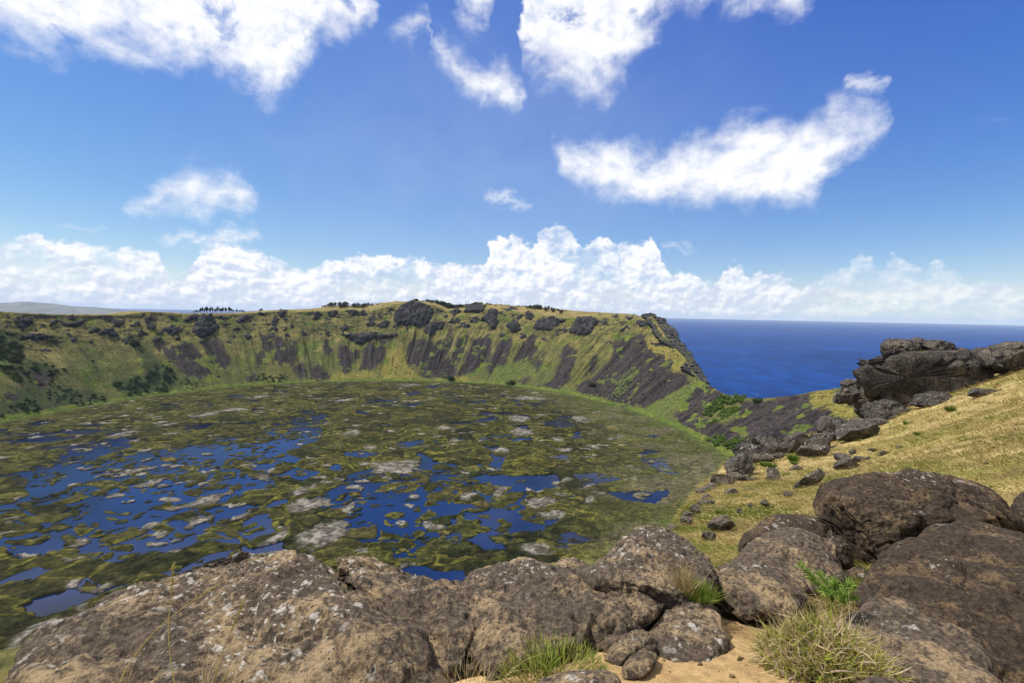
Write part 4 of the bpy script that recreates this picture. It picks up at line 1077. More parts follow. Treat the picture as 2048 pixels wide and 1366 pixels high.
def leaf_cloud(lobes, n, size, cols, seed, shell=.55):
    """Leaf sized faces spread through a few uneven lobes: (x, y, z, rx, ry, rz)."""
    r = np.random.default_rng(seed)
    L = np.array(lobes, float); vol = L[:, 3] * L[:, 4] * L[:, 5]; pick = r.choice(len(L), n, p=vol / vol.sum())
    d = r.normal(size=(n, 3)); d /= np.linalg.norm(d, axis=1, keepdims=True)
    rad = shell + (1 - shell) * r.random(n) ** .6; rad *= r.uniform(.75, 1.12, n)
    c = L[pick, :3] + d * rad[:, None] * L[pick, 3:]
    t1 = r.normal(size=(n, 3)); t1 /= np.linalg.norm(t1, axis=1, keepdims=True)
    t2 = np.cross(t1, d + r.normal(size=(n, 3)) * .5); t2 /= np.linalg.norm(t2, axis=1, keepdims=True) + 1e-9
    s = size * r.uniform(.6, 1.4, (n, 1))
    V = np.stack([c - t1 * s, c + t2 * s * .55, c + t1 * s, c - t2 * s * .55], 1).reshape(-1, 3)
    cl = np.array(cols, float)[r.integers(0, len(cols), n)] * r.uniform(.7, 1.3, (n, 1))
    return V, np.arange(n * 4).reshape(-1, 4), np.repeat(cl, 4, 0)

def blades(root, d, ln, wd, bend, col0, col1, segs=3, seed=0):
    """Tapered bent strips; root, d, bend (n,3), ln, wd (n,), colours (n,3)."""
    r = np.random.default_rng(seed); n = len(root)
    side = np.cross(d, r.normal(size=(n, 3))); side /= np.linalg.norm(side, axis=1, keepdims=True) + 1e-9
    V, Cc = [], []
    for k in range(segs + 1):
        t = k / segs
        p = root + d * (ln * t)[:, None] + bend * (ln * t * t)[:, None]
        w = (wd * (1 - .93 * t ** 1.6))[:, None] * side * .5
        V += [p - w, p + w]; c = col0 * (1 - t) + col1 * t; Cc += [c, c]
    V = np.stack(V, 1).reshape(-1, 3); Cc = np.stack(Cc, 1).reshape(-1, 3)
    b = np.arange(n)[:, None] * (2 * segs + 2)
    Q = np.concatenate([np.stack([b[:, 0] + 2 * k, b[:, 0] + 2 * k + 1, b[:, 0] + 2 * k + 3, b[:, 0] + 2 * k + 2], -1) for k in range(segs)])
    return V, Q, Cc

def merge(parts):
    V, Q, Cc, o = [], [], [], 0
    for v, q, c in parts:
        V.append(v); Q.append(np.asarray(q) + o); Cc.append(c); o += len(v)
    return np.concatenate(V), np.concatenate(Q), np.concatenate(Cc)

def tube(p0, p1, r0, r1, col, n=6):
    p0, p1 = np.array(p0, float), np.array(p1, float); d = (p1 - p0) / np.linalg.norm(p1 - p0)
    a = np.cross(d, C(.3, .9, .2)); a /= np.linalg.norm(a); b = np.cross(d, a)
    t = np.linspace(0, 2 * np.pi, n, endpoint=False)
    ring = np.cos(t)[:, None] * a + np.sin(t)[:, None] * b
    V = np.concatenate([p0 + ring * r0, p1 + ring * r1])
    return V, grid_quads(2, n, True), np.tile(np.array(col, float), (2 * n, 1))

def shrub_mesh(name, cols, seed, n=420, lobes=5, flat=.7, size=.13):
    r = np.random.default_rng(seed)
    L = [(0, 0, .42 * flat, .62, .62, .42 * flat)]
    for k in range(lobes):
        a = r.uniform(0, 6.28); q = r.uniform(.3, .72)
        L.append((q * math.cos(a), q * math.sin(a), r.uniform(.25, .8) * flat, r.uniform(.25, .45), r.uniform(.25, .45), r.uniform(.25, .42) * flat))
    V, Q, Cc = leaf_cloud(L, n, size, cols, seed)
    return mesh_np(name, V, Q, mat=LEAF_M, smooth=False, attrs={'alb': Cc})

DKG = [(.020, .036, .012), (.030, .050, .016), (.045, .066, .020)]
GRG = [(.060, .085, .045), (.085, .110, .065), (.045, .068, .036)]
BRG = [(.095, .155, .018), (.070, .125, .016), (.125, .180, .026), (.045, .080, .014)]
CAN = [(.040, .070, .034), (.055, .088, .042), (.030, .055, .025)]
SH = {k: [shrub_mesh('shrub', c, 10 * i + j, n=n) for j in range(3)] for i, (k, c, n) in enumerate((('dark', DKG, 420), ('grey', GRG, 420), ('bright', BRG, 460)))}
SH['cane'] = [shrub_mesh('cane', CAN, 70 + j, n=380, flat=1.5, size=.11) for j in range(2)]

STUFF = []
def plant(kind, px, py, wpx, label, group=None, name='shrub', cat='shrub', squash=1.0, seed=0, stuff=False):
    P = t_hit([px], [py])[0]
    if np.isnan(P).any(): return
    r = np.random.default_rng(int(px * 31 + py * 17))
    d = P[1] / ray(px, py)[1]; s = wpx * .5 * d / F_PX
    me = SH[kind][r.integers(len(SH[kind]))]
    if stuff:
        V = np.empty(len(me.vertices) * 3, np.float32); me.vertices.foreach_get('co', V); a = np.empty(len(me.vertices) * 4, np.float32)
        me.attributes['alb'].data.foreach_get('color', a); th = r.uniform(0, 6.28); V = V.reshape(-1, 3) * (s, s, s * squash)
        k = slice(0, 4 * 160)
        V = np.stack([V[:, 0] * math.cos(th) - V[:, 1] * math.sin(th), V[:, 0] * math.sin(th) + V[:, 1] * math.cos(th), V[:, 2]], 1) + (P[0], P[1], P[2] - s * .12)
        STUFF.append((V[k], np.arange(640).reshape(-1, 4), a.reshape(-1, 4)[k, :3])); return True
    o = link(name, me, loc=(P[0], P[1], P[2] - s * .12))
    o.scale = (s, s, s * squash * r.uniform(.85, 1.15)); o.rotation_euler = (0, 0, r.uniform(0, 6.28))
    return tag(o, label, cat, group)

def scatter(kind, poly, n, w0, w1, label, group, name='shrub', cat='shrub', squash=1.0, seed=1, stuff=False):
    r = np.random.default_rng(seed); poly = np.array(poly); a, b = poly.min(0), poly.max(0); k = 0; tries = 0
    while k < n and tries < n * 40:
        tries += 1
        x, y = r.uniform(a[0], b[0]), r.uniform(a[1], b[1])
        if poly_sd(np.array([x]), np.array([y]), poly)[0] < 0: continue
        if plant(kind, x, y, r.uniform(w0, w1), label, group, name, cat, squash, 0, stuff): k += 1

scatter('dark', Z1([(-20, 290), (60, 300), (130, 380), (140, 460), (60, 540), (-20, 520)]), 46, 9, 17, 'dark green shrub in the thicket at the left edge of the crater wall', 'thicket shrubs on the left wall', seed=3)
scatter('dark', Z1([(0, 480), (160, 480), (320, 500), (330, 560), (280, 620), (120, 600), (20, 560)]), 34, 7, 13, 'dark shrub among bare soil below the left thicket', 'shrubs below the left thicket', seed=4)
scatter('grey', Z1([(230, 640), (320, 615), (430, 640), (500, 690), (400, 740), (290, 720)]), 40, 5, 9, 'grey green bush in the cluster above the left lake shore', 'grey green bushes by the left shore', seed=5)
scatter('dark', Z1([(430, 690), (520, 660), (620, 680), (640, 710), (560, 735), (450, 740)]), 24, 5, 10, 'dark bush in the low row beside the left lake shore', 'dark bushes by the left shore', seed=6)
scatter('dark', Z1([(0, 740), (120, 690), (220, 700), (250, 770), (120, 800), (0, 810)]), 26, 7, 12, 'dark shrub at the waterside below the grey bushes', 'waterside shrubs at the far left', seed=7)
scatter('grey', Z1([(1040, 580), (1130, 570), (1220, 610), (1190, 635), (1060, 645)]), 36, 4, 7.5, 'grey green bush below the dark scree beside the lake', 'grey green bushes below the scree', seed=8, stuff=True)
scatter('grey', Z1([(1465, 590), (1510, 555), (1590, 540), (1690, 565), (1680, 590), (1580, 600)]), 46, 4, 7, 'pale blue green bush in the rounded patch on the far shore', 'blue green bushes on the far shore', seed=9)
scatter('cane', Z1([(720, 600), (850, 560), (920, 490), (1030, 540), (1030, 640), (900, 665), (740, 680)]), 70, 6, 11, 'tall blue green cane clump in the stand on the left shore', 'cane clumps on the left shore', 'cane', 'cane', 1.25, 10)
scatter('bright', Z3([(1525, 1050), (1570, 980), (1680, 890), (1780, 870), (1865, 885), (1830, 930), (1700, 960), (1600, 1030)]), 64, 11, 19, 'bright green bush in the upper thicket on the low notch', 'bright bushes in the notch, upper thicket', seed=11)
scatter('bright', Z3([(1600, 1080), (1700, 980), (1820, 960), (1800, 1010), (1700, 1060), (1560, 1100)]), 90, 7, 12, 'bright green bush at the lower fringe of the upper notch thicket', 'bright bushes at the thicket fringe', seed=12, stuff=True)
scatter('bright', Z3([(1540, 1200), (1680, 1180), (1850, 1200), (1840, 1240), (1740, 1300), (1640, 1260)]), 46, 11, 18, 'bright green bush in the lower thicket beside the lake reeds', 'bright bushes in the lower thicket', seed=13)
scatter('dark', Z3([(600, 850), (800, 780), (950, 900), (900, 950), (700, 930)]), 70, 3, 6, 'small dark shrub on the scree fan below the headland', 'small shrubs on the scree fan', seed=14, stuff=True)
scatter('dark', Z2([(740, 610), (860, 580), (960, 780), (700, 800)]), 46, 2.5, 5, 'small dark shrub on the yellow grass by the far shore', 'small shrubs on the yellow bank', seed=15, stuff=True)
for x, y, w, lab in [(680, 610, 24, 'round dark tree like shrub beside the cane stand'), (375, 518, 14, 'small round dark shrub alone on the left green slope'),
        (540, 468, 10, 'little dark shrub high on the left green slope'), (790, 372, 28, 'large leafy shrub halfway up the left slope'),
        (310, 352, 18, 'leafy shrub under the flat ledge at the left'), (1275, 556, 8, 'tiny dark shrub below the second scree patch')]:
    q = Z1([(x, y)])[0]; plant('dark', q[0], q[1] + 3, w, lab)
for x, y, w, lab in [(1245, 820, 20, 'dark round bush on the bright far shore'), (1730, 850, 22, 'dark bush on the far shore right of centre')]:
    q = Z2([(x, y)])[0]; plant('dark', q[0], q[1], w, lab, squash=1.2)
for x, y, w, lab in [(700, 800, 24, 'dark bush alone on the scree under the headland')]:
    q = Z3([(x, y)])[0]; plant('dark', q[0], q[1], w, lab)
plant('dark', 1514, 803, 30, 'dark green rounded bush on the crest of the notch', squash=1.1)

_v, _q, _c = merge(STUFF)
tag(link('undergrowth', mesh_np('undergrowth', _v, _q, mat=LEAF_M, smooth=False, attrs={'alb': _c})), 'small low undergrowth scattered along the lake shore and the scree', 'undergrowth', kind='stuff')

def tree_proto(name, kind, seed):
    r = np.random.default_rng(seed)
    root = link(name, None)
    h = 1.0
    tr = [tube((0, 0, -.15), (.01, 0, .55), .022, .014, (.05, .04, .03)), tube((.01, 0, .55), (.03, .02, .85), .014, .006, (.05, .04, .03)),
          tube((.01, 0, .45), (.13, .04, .75), .010, .004, (.05, .04, .03)), tube((.005, 0, .38), (-.11, -.05, .7), .010, .004, (.05, .04, .03))]
    V, Q, Cc = merge(tr)
    link('trunk', mesh_np('trunk', V, Q, mat=BARK_M, attrs={'alb': Cc}), root)
    if kind == 'slim':
        L = [(0.02, .01, .78, .11, .11, .2), (.1, .04, .7, .09, .09, .12), (-.09, -.04, .66, .09, .09, .13), (0, 0, .55, .1, .1, .14)]
    else:
        L = [(0, 0, .58, .42, .42, .3), (.25, .06, .42, .3, .3, .3), (-.25, -.08, .45, .3, .3, .3), (.02, .1, .8, .24, .24, .18), (0, 0, .2, .42, .42, .22)]
    V, Q, Cc = leaf_cloud(L, 300 if kind == 'slim' else 520, .06, [(.016, .024, .013), (.024, .034, .017), (.034, .044, .022)], seed, .3)
    link('crown', mesh_np('crown', V, Q, mat=LEAF_M, smooth=False, attrs={'alb': Cc}), root)
    return root
PROTO = {'slim': [tree_proto('slender_tree', 'slim', k) for k in (1, 2, 3)], 'wide': [tree_proto('bushy_tree', 'wide', k) for k in (4, 5, 6)]}
PROTO_USED = set()

def copy_tree(o):
    if o.name not in PROTO_USED:
        PROTO_USED.add(o.name); return o
    c = o.copy(); S.collection.objects.link(c)
    for ch in list(o.children):
        d = ch.copy(); S.collection.objects.link(d); d.parent = c
    return c

def grove(kind, tops, n, label, group, seed, back=(35, 88)):
    r = np.random.default_rng(seed); tx = [q[0] for q in tops]; ty = [q[1] for q in tops]
    for k in range(n):
        px = tx[0] + (tx[-1] - tx[0]) * (k + r.uniform(-.4, .4)) / (n - 1)
        py = np.interp(px, tx, ty) + r.uniform(0, 2.0)
        rim_y = np.interp(px, [q[0] for q in RIM_PX], [q[1] for q in RIM_PX])
        P, _ = rim_hit(px, rim_y)
        h2 = P[:2] / np.linalg.norm(P[:2])
        xy = P[:2] + h2 * r.uniform(*back)
        z = float(t_height(np.array([xy[0]]), np.array([xy[1]]))[0])
        u = ray(px, py); zt = np.linalg.norm(xy) * u[2] / np.hypot(u[0], u[1])
        h = float(np.clip((zt - z) * r.uniform(.68, 1.06), 4, 30))
        if r.random() < .10 and k not in (0, n - 1): continue
        o = copy_tree(PROTO[kind][r.integers(3)])
        o.location = (xy[0], xy[1], z); w = h * r.uniform(.85, 1.2) * (1.0 if kind == 'slim' else 1.25)
        o.scale = (w, w, h); o.rotation_euler = (0, 0, r.uniform(0, 6.28)); tag(o, label, 'tree', group)
grove('slim', [(388, 620), (398, 615), (415, 612.5), (440, 612), (465, 613), (488, 620)], 30, 'slender dark tree in the loose grove above the tall grey crag', 'loose grove on the crater rim', 1, (12, 60))
grove('wide', [(646, 608), (660, 602), (690, 601), (720, 603), (760, 605)], 26, 'dark bushy tree in the tree belt left of the central crag', 'tree belt left of the central crag', 2, (50, 88))
grove('wide', [(838, 602), (855, 597), (880, 598), (900, 603), (925, 606)], 24, 'dark bushy tree in the belt just right of the central crag', 'trees right of the central crag', 3, (60, 90))
grove('wide', [(925, 606), (950, 603), (975, 604), (1000, 606.5), (1018, 608)], 20, 'dark bushy tree in the short belt over the broad skyline crag', 'short tree belt on the plateau', 4, (60, 90))
grove('wide', [(1035, 613), (1050, 608), (1075, 607), (1100, 611), (1133, 619)], 26, 'dark bushy tree in the rightmost belt of trees on the plateau', 'rightmost tree belt on the plateau', 5, (55, 90))

# ================================================================ THE OVERLOOK: HILLSIDE, BOULDERS, GRASS
def P_at(px, py, D): return ray(float(px), float(py)) * D

CTRL = [P_at(*q) for q in [
    (1500, 1240, 3.4), (1700, 1190, 3.9), (1380, 1225, 3.3), (1450, 1366, 2.3), (1640, 1366, 2.25), (2048, 1366, 2.75), (1800, 1250, 3.5), (1900, 1310, 3.15), (1560, 1310, 2.75), (1300, 1366, 2.3),
    (1000, 1366, 2.25), (1430, 1140, 6.2), (1420, 1100, 8), (1380, 1062, 11), (1400, 1000, 17), (1430, 960, 24), (1480, 915, 36), (1600, 875, 50), (1720, 838, 65),
    (1800, 880, 34), (1900, 830, 37), (2048, 900, 14.5), (2048, 800, 28), (2048, 745, 47), (1900, 790, 53), (1650, 960, 20), (1550, 1000, 14), (1800, 940, 17), (1840, 1100, 6.0),
    (2048, 1100, 7), (2048, 718, 62), (1900, 752, 66), (1800, 800, 70), (1740, 830, 72)]] + [np.array(q, float) for q in [
    (-2.2, 2.6, -2.25), (-.6, 3.3, -2.45), (.6, 3.5, -2.35), (-3.2, 1.2, -2.1), (0, 0, -1.65), (0, -4, -1.4), (5, -4, 0.3), (-5, -4, -1.9), (5, 1, -.8), (9, 3, -.4), (14, 0, 3),
    (25, 10, 1.5), (30, -10, 7), (45, 25, 0), (75, 40, 1.5), (70, 0, 6), (95, 75, -6), (-15, -15, -2)]]
CTRL = np.array(CTRL)

def tps_fit(Cp):
    n = len(Cp); d = np.linalg.norm(Cp[:, None, :2] - Cp[None, :, :2], axis=-1)
    K = d ** 2 * np.log(d + 1e-9) + np.eye(n) * 0.5
    Pm = np.concatenate([np.ones((n, 1)), Cp[:, :2]], 1)
    A = np.block([[K, Pm], [Pm.T, np.zeros((3, 3))]])
    return np.linalg.solve(A, np.concatenate([Cp[:, 2], [0, 0, 0]]))
TPS = tps_fit(CTRL)
EDGE = np.array([(-60, -60), (-14, -14), (-4.2, .5), (-2.4, 3.0), (-.6, 3.75), (.8, 3.9), (1.7, 4.3), (2.6, 6.4)] +
                [tuple(P_at(*q)[:2]) for q in [(1362, 1062, 11), (1385, 1000, 17), (1412, 962, 24), (1462, 915, 36), (1585, 872, 50), (1712, 836, 65)]] + [(62, 76), (70, 79), (95, 82), (160, 60), (400, 40)], float)

def ground_z(x, y, detail=True):
    x = np.asarray(x, float); y = np.asarray(y, float)
    z = np.zeros(x.shape); n = len(CTRL)
    for k in range(n):
        d2 = (x - CTRL[k, 0]) ** 2 + (y - CTRL[k, 1]) ** 2
        z += TPS[k] * d2 * .5 * np.log(d2 + 1e-12)
    z += TPS[n] + TPS[n + 1] * x + TPS[n + 2] * y
    poly = np.concatenate([EDGE, [(400, -400), (-400, -400)]])
    sd = poly_sd(x, y, poly)
    out = np.maximum(-sd, 0)
    z = np.clip(z, -18, 9)
    z = z - out * 1.25 - np.minimum(out, 1.5) * .3
    if detail:
        P = np.stack([x, y, 0 * x], -1); r = np.hypot(x, y)
        z = z + fbm(P / 2.6, 4, 3) * .10 * ss(r, 3.5, 9) + fbm(P / 9, 3, 5) * .45 * ss(r, 12, 30) + fbm(P / .5, 3, 6) * .018 + fbm(P / .8, 3, 16) * .05 * ss(r, 4, 8)
    return z

def build_hillside():
    r = np.concatenate([[0.02], np.geomspace(.35, 210, 330)]); a = np.concatenate([np.linspace(-30, 75, 400, endpoint=False), np.linspace(75, 330, 130, endpoint=False)]) * math.pi / 180
    X = r[:, None] * np.sin(a); Y = r[:, None] * np.cos(a)
    Z = ground_z(X, Y)
    G = np.stack([X, Y, Z], -1); V = G.reshape(-1, 3)
    rr = np.hypot(V[:, 0], V[:, 1])
    # wind-combed streaks run down the slope
    sx = V[:, 0] * .8 - V[:, 1] * .6; sy = V[:, 0] * .6 + V[:, 1] * .8
    st = fbm(np.stack([sx / 2.2, sy / .5, 0 * sx], -1), 4, 3); pt = fbm(V / 5.5, 4, 8); sm = fbm(V / 1.1, 4, 12)
    col = lerp(C(.22, .165, .065), C(.35, .27, .12), ss(st, -.4, .4))
    col = lerp(col, C(.21, .185, .05), ss(pt + sm * .4, .0, .45) * .6)
    col = lerp(col, C(.125, .14, .025), ss(pt * .8 + sm * .7, .34, .6) * .75)
    col = lerp(col, C(.14, .092, .050), ss(sm + .3 * st, .26, .5) * .65)
    sde = poly_sd(V[:, 0], V[:, 1], np.concatenate([EDGE, [(400, -400), (-400, -400)]]))
    near = ss(rr + sm * .5, 5.2, 4.0)
    sand = lerp(C(.31, .205, .095), C(.41, .285, .14), ss(fbm(V / .5, 4, 9), -.4, .4))
    sand = lerp(sand, C(.18, .105, .045), ss(fbm(V / .25, 4, 19), .15, .5) * .6)
    col = lerp(col, sand, near)
    col = lerp(col, lerp(C(.020, .026, .011), C(.05, .058, .02), ss(sm, -.3, .3)), ss(sde, -.3, -1.2) * ss(V[:, 0], 2.5, .5))
    m, t = new_mat('hillside')
    co = t.n('ShaderNodeTexCoord').outputs['Object']
    al = t.n('ShaderNodeAttribute', attribute_name='alb').outputs['Color']
    f1 = t.noise(co, 14, 6, .7); f2 = t.noise(co, 120, 3, .6)
    k = t.m('MULTIPLY', t.sstep(f1, .3, .7, .74, 1.22), t.sstep(f2, .3, .7, .85, 1.13))
    h = t.m('ADD', t.noise(co, 9, 6, .65), t.m('MULTIPLY', f2, .12))
    b = t.n('ShaderNodeBump', {'Strength': .8, 'Distance': .035, 'Height': h})
    p = t.n('ShaderNodeBsdfPrincipled', {'Base Color': t.vm('SCALE', al, scale=k), 'Roughness': .95, 'Normal': b.outputs[0]})
    p.inputs['Specular IOR Level'].default_value = .1
    finish(t, p)
    tag(link('ground', mesh_np('ground', G, grid_quads(len(r), len(a), True)[:, ::-1], mat=m, attrs={'alb': col})), kind='structure')
build_hillside()

# ---------------------------------------------------------------- boulders
ROCK_M = {
 'front': rock_mat('boulder_rock', (.040, .030, .022), (.130, .097, .066), (.33, .238, .135), (.54, .50, .44), 1.0, .66, .62, 1.0, .012, .5),
 'mid': rock_mat('bedrock', (.040, .031, .023), (.135, .101, .070), (.32, .228, .130), (.52, .48, .42), 1.0, .42, .60, 2.0, .012, .5),
 'dark': rock_mat('dark_boulder_rock', (.024, .017, .012), (.072, .049, .032), (.175, .118, .062), (.40, .38, .34), .9, .36, .45, 3.0, .012, .5),
 'slope': rock_mat('slope_rock', (.030, .026, .023), (.108, .093, .081), (.18, .145, .108), (.42, .40, .37), .35, .6, .4, 4.0, .015, .3),
 'crag': rock_mat('crag_block_rock', (.036, .031, .027), (.155, .133, .115), (.26, .21, .15), (.45, .42, .38), .16, .6, .45, 5.0, .035, .3)}

def chaikin(p, n=2):
    p = np.array(p, float)
    for _ in range(n):
        q = np.roll(p, -1, 0); p = np.stack([p * .75 + q * .25, p * .25 + q * .75], 1).reshape(-1, 2)
    return p

def rock_body(pts, Dt, Db, bulge, back, nphi=220, npsi=120, rough=1.0, seed=0, creases=(), size=None, box=.8, lich=None, smooth=2, blocky=0.0, cen=None, facets=16, cut=(.83, .97), crackw=1.0):
    """A boulder of real depth from its outline: the rim lies on a tilted plane (far at the top, near at the
    bottom), the front bulges towards the viewer, the back closes behind it; then layers of rock relief."""
    pts = chaikin(pts, smooth); c = pts.mean(0) if cen is None else np.array(cen, float)
    d = pts - c; ang = np.arctan2(d[:, 1], d[:, 0]); o = np.argsort(ang); R = np.hypot(d[:, 0], d[:, 1])
    phi = np.linspace(-np.pi, np.pi, nphi, endpoint=False)
    Rp = np.interp(phi, ang[o], R[o], period=2 * np.pi)
    psi = np.linspace(math.pi / 2, -math.pi / 2, npsi); 
    cp = np.abs(np.cos(psi)) ** box; sp = np.sign(np.sin(psi)) * np.abs(np.sin(psi)) ** .9
    px = c[0] + cp[:, None] * Rp * np.cos(phi); py = c[1] + cp[:, None] * Rp * np.sin(phi)
    y0, y1 = pts[:, 1].min(), pts[:, 1].max()
    f = np.clip((py - y0) / (y1 - y0), -.1, 1.1)
    D = 1 / ((1 - f) / Dt + f / Db)
    P = ray(px.ravel(), py.ravel()).reshape(*px.shape, 3) * D[..., None]
    vd = -ray(c[0], c[1]); vd /= np.linalg.norm(vd)
    off = np.where(sp > 0, sp * bulge, sp * back)[:, None] * np.ones_like(px)
    for cl, w, dep in creases:
        off = off - (sp > 0)[:, None] * dep * np.exp(-(line_d(px, py, cl) / w) ** 2)
    P = P + off[..., None] * vd
    if facets:
        rf = np.random.default_rng(seed + 1); q0 = P.reshape(-1, 3).mean(0); Q = P - q0
        for k in range(facets):
            nn = rf.normal(size=3); nn /= np.linalg.norm(nn); pr = Q @ nn; h = pr.max() * rf.uniform(*cut)
            Q = Q - nn * (np.maximum(pr - h, 0) * .93)[..., None]
        o_, n_ = np.ptp((P - q0).reshape(-1, 3), 0), np.ptp(Q.reshape(-1, 3), 0)
        P = q0 + (Q - (Q.reshape(-1, 3).max(0) + Q.reshape(-1, 3).min(0)) / 2) * (o_ / n_) + ((P - q0).reshape(-1, 3).max(0) + (P - q0).reshape(-1, 3).min(0)) / 2
    s = size or np.sqrt(np.ptp(pts[:, 0]) * np.ptp(pts[:, 1])) * (Dt + Db) / 2 / F_PX
    N = grid_normals(P, True); N[0] = vd; N[-1] = -vd
    cen3 = P.reshape(-1, 3).mean(0)
    if ((P - cen3) * N).sum() < 0: N = -N
    env = np.ones(npsi); env[:3] *= [0.6, .85, 1]; env = env[:, None]
    disp = fbm(P / (.42 * s), 3, seed) * .055 * s + (ridged(P / (.30 * s), 3, seed + 5) - .62) * .06 * s
    if not blocky: blocky, crackw = .62, .38
    if blocky: 
        Pq = P + np.stack([fbm(P / (.3 * s), 3, seed + 40 + k) for k in range(3)], -1) * .16 * s
        f1, f2, cid = worley(Pq / (blocky * s), seed)
        disp += (cid - .5) * .10 * s * crackw - np.exp(-((f2 - f1) / .09) ** 2) * .05 * s * crackw
    u = min(s, 1.6)
    disp += fbm(P / (.10 * u), 4, seed + 9, .62) * .034 * u - np.maximum(fbm(P / (.035 * u), 2, seed + 11) - .12, 0) * .034 * u + (ridged(P / (.14 * u), 2, seed + 3) - .6) * .02 * u
    cr = 1 - np.abs(fbm(P / (.26 * u), 3, seed + 23)) * 9
    disp -= np.maximum(cr, 0) * .020 * u * ss(fbm(P / (.5 * u), 2, seed + 29), -.1, .25)
    P = P + N * (disp * env * rough)[..., None]
    L = np.zeros(px.shape)
    if lich:
        for lx, ly, lw, lh, ls in lich:
            L = np.maximum(L, ls * np.exp(-(((px - lx) / lw) ** 2 + ((py - ly) / lh) ** 2)))
        L = L * (sp > -.3)[:, None]
    V = P.reshape(-1, 3); q = grid_quads(npsi, nphi, True)
    return V, q, L.ravel()

def fix_winding(V, q):
    a, b, c = V[q[:, 0]], V[q[:, 1]], V[q[:, 2]]
    n = np.cross(b - a, c - a); cen = V.mean(0)
    if ((a - cen) * n).sum() < 0: q = q[:, ::-1]
    return q

def boulder(name, label, cat, bodies, mat, group=None):
    Vs, Qs, Ls, o = [], [], [], 0
    for b in bodies:
        V, q, L = b
        q = fix_winding(V, q); Vs.append(V); Qs.append(q + o); Ls.append(L); o += len(V)
    V = np.concatenate(Vs); cen = V.mean(0); cen[2] = V[:, 2].min()
    me = mesh_np(name, V - cen, np.concatenate(Qs), mat=mat, attrs={'lich': np.concatenate(Ls)})
    return tag(link(name, me, loc=cen), label, cat, group)

# the great rounded boulder at the lower left
boulder('boulder', 'huge rounded brown boulder with pale lichen filling the lower left', 'boulder', [rock_body(
    [(10, 1480), (20, 1345), (90, 1285), (175, 1228), (300, 1174), (430, 1136), (500, 1113), (555, 1103), (610, 1106), (655, 1120), (690, 1165), (765, 1250), (845, 1335), (885, 1400), (880, 1500), (400, 1560)],
    3.7, 1.95, .46, .5, 420, 230, .8, 11, [([(640, 1130), (600, 1200), (560, 1330)], 50, .02)], 1.9, .75,
    [(560, 1160, 110, 60, 1.0), (330, 1180, 200, 40, .6), (600, 1250, 90, 60, .4)], cen=(470, 1330))], ROCK_M['front'])
# bedrock ledge running from the crack to the pointed rock
boulder('rock_ledge', 'long lumpy brown rock ledge in the bottom centre, split by creases', 'rock', [
    rock_body([(655, 1124), (672, 1110), (705, 1106), (760, 1118), (830, 1148), (900, 1158), (975, 1158), (1010, 1200), (1000, 1300), (955, 1365), (905, 1380), (880, 1335), (800, 1250), (730, 1180), (685, 1145)],
              3.75, 2.5, .27, .5, 300, 170, .8, 21, [([(905, 1165), (955, 1230), (935, 1330)], 9, .06)], 1.3, .75, [(705, 1120, 60, 25, .8), (820, 1160, 60, 20, .3)]),
    rock_body([(895, 1200), (930, 1158), (1000, 1138), (1050, 1130), (1095, 1140), (1160, 1150), (1195, 1230), (1185, 1300), (1100, 1335), (1020, 1345), (940, 1352), (915, 1300)],
              3.65, 2.5, .29, .5, 300, 170, .8, 31, [([(960, 1175), (1010, 1180), (1060, 1172)], 7, .04), ([(935, 1170), (948, 1240), (930, 1330)], 10, .08), ([(1130, 1170), (1150, 1220), (1145, 1290)], 9, .06)], 1.2, .75, [(1050, 1142, 70, 16, .9)]),
    rock_body([(1080, 1180), (1130, 1146), (1220, 1138), (1300, 1160), (1350, 1190), (1335, 1215), (1290, 1245), (1240, 1290), (1185, 1305), (1130, 1290), (1115, 1240)],
              3.6, 2.75, .25, .45, 280, 150, .8, 41, [([(1140, 1165), (1200, 1170), (1260, 1180)], 6, .04)], 1.1, .75)], ROCK_M['mid'])
boulder('boulder', 'pointed brown rock with white lichen spots on its peak, above the dry tuft', 'boulder', [rock_body(
    [(1150, 1175), (1190, 1142), (1235, 1108), (1270, 1070), (1300, 1052), (1335, 1062), (1380, 1090), (1412, 1120), (1432, 1155), (1436, 1190), (1390, 1208), (1330, 1210), (1250, 1200)],
    4.2, 3.2, .42, .6, 300, 170, .75, 51, (), 1.2, .85, [(1310, 1085, 90, 35, 1.5), (1240, 1120, 60, 30, .7)])], ROCK_M['mid'])
boulder('boulder', 'small pale topped rock peeking over the ledge in the centre', 'boulder', [rock_body(
    [(1090, 1160), (1112, 1135), (1140, 1118), (1158, 1122), (1180, 1140), (1200, 1160), (1150, 1190)], 4.1, 3.8, .15, .3, 140, 80, .9, 61, (), .5, .8, [(1140, 1128, 30, 14, 1.3)])], ROCK_M['mid'])
boulder('boulder', 'little rounded rock wedged under the ledge beside the sand', 'boulder', [rock_body(
    [(1262, 1240), (1280, 1205), (1310, 1198), (1322, 1215), (1310, 1240), (1270, 1258)], 3.05, 2.85, .14, .2, 120, 70, .9, 66, (), .3)], ROCK_M['mid'])
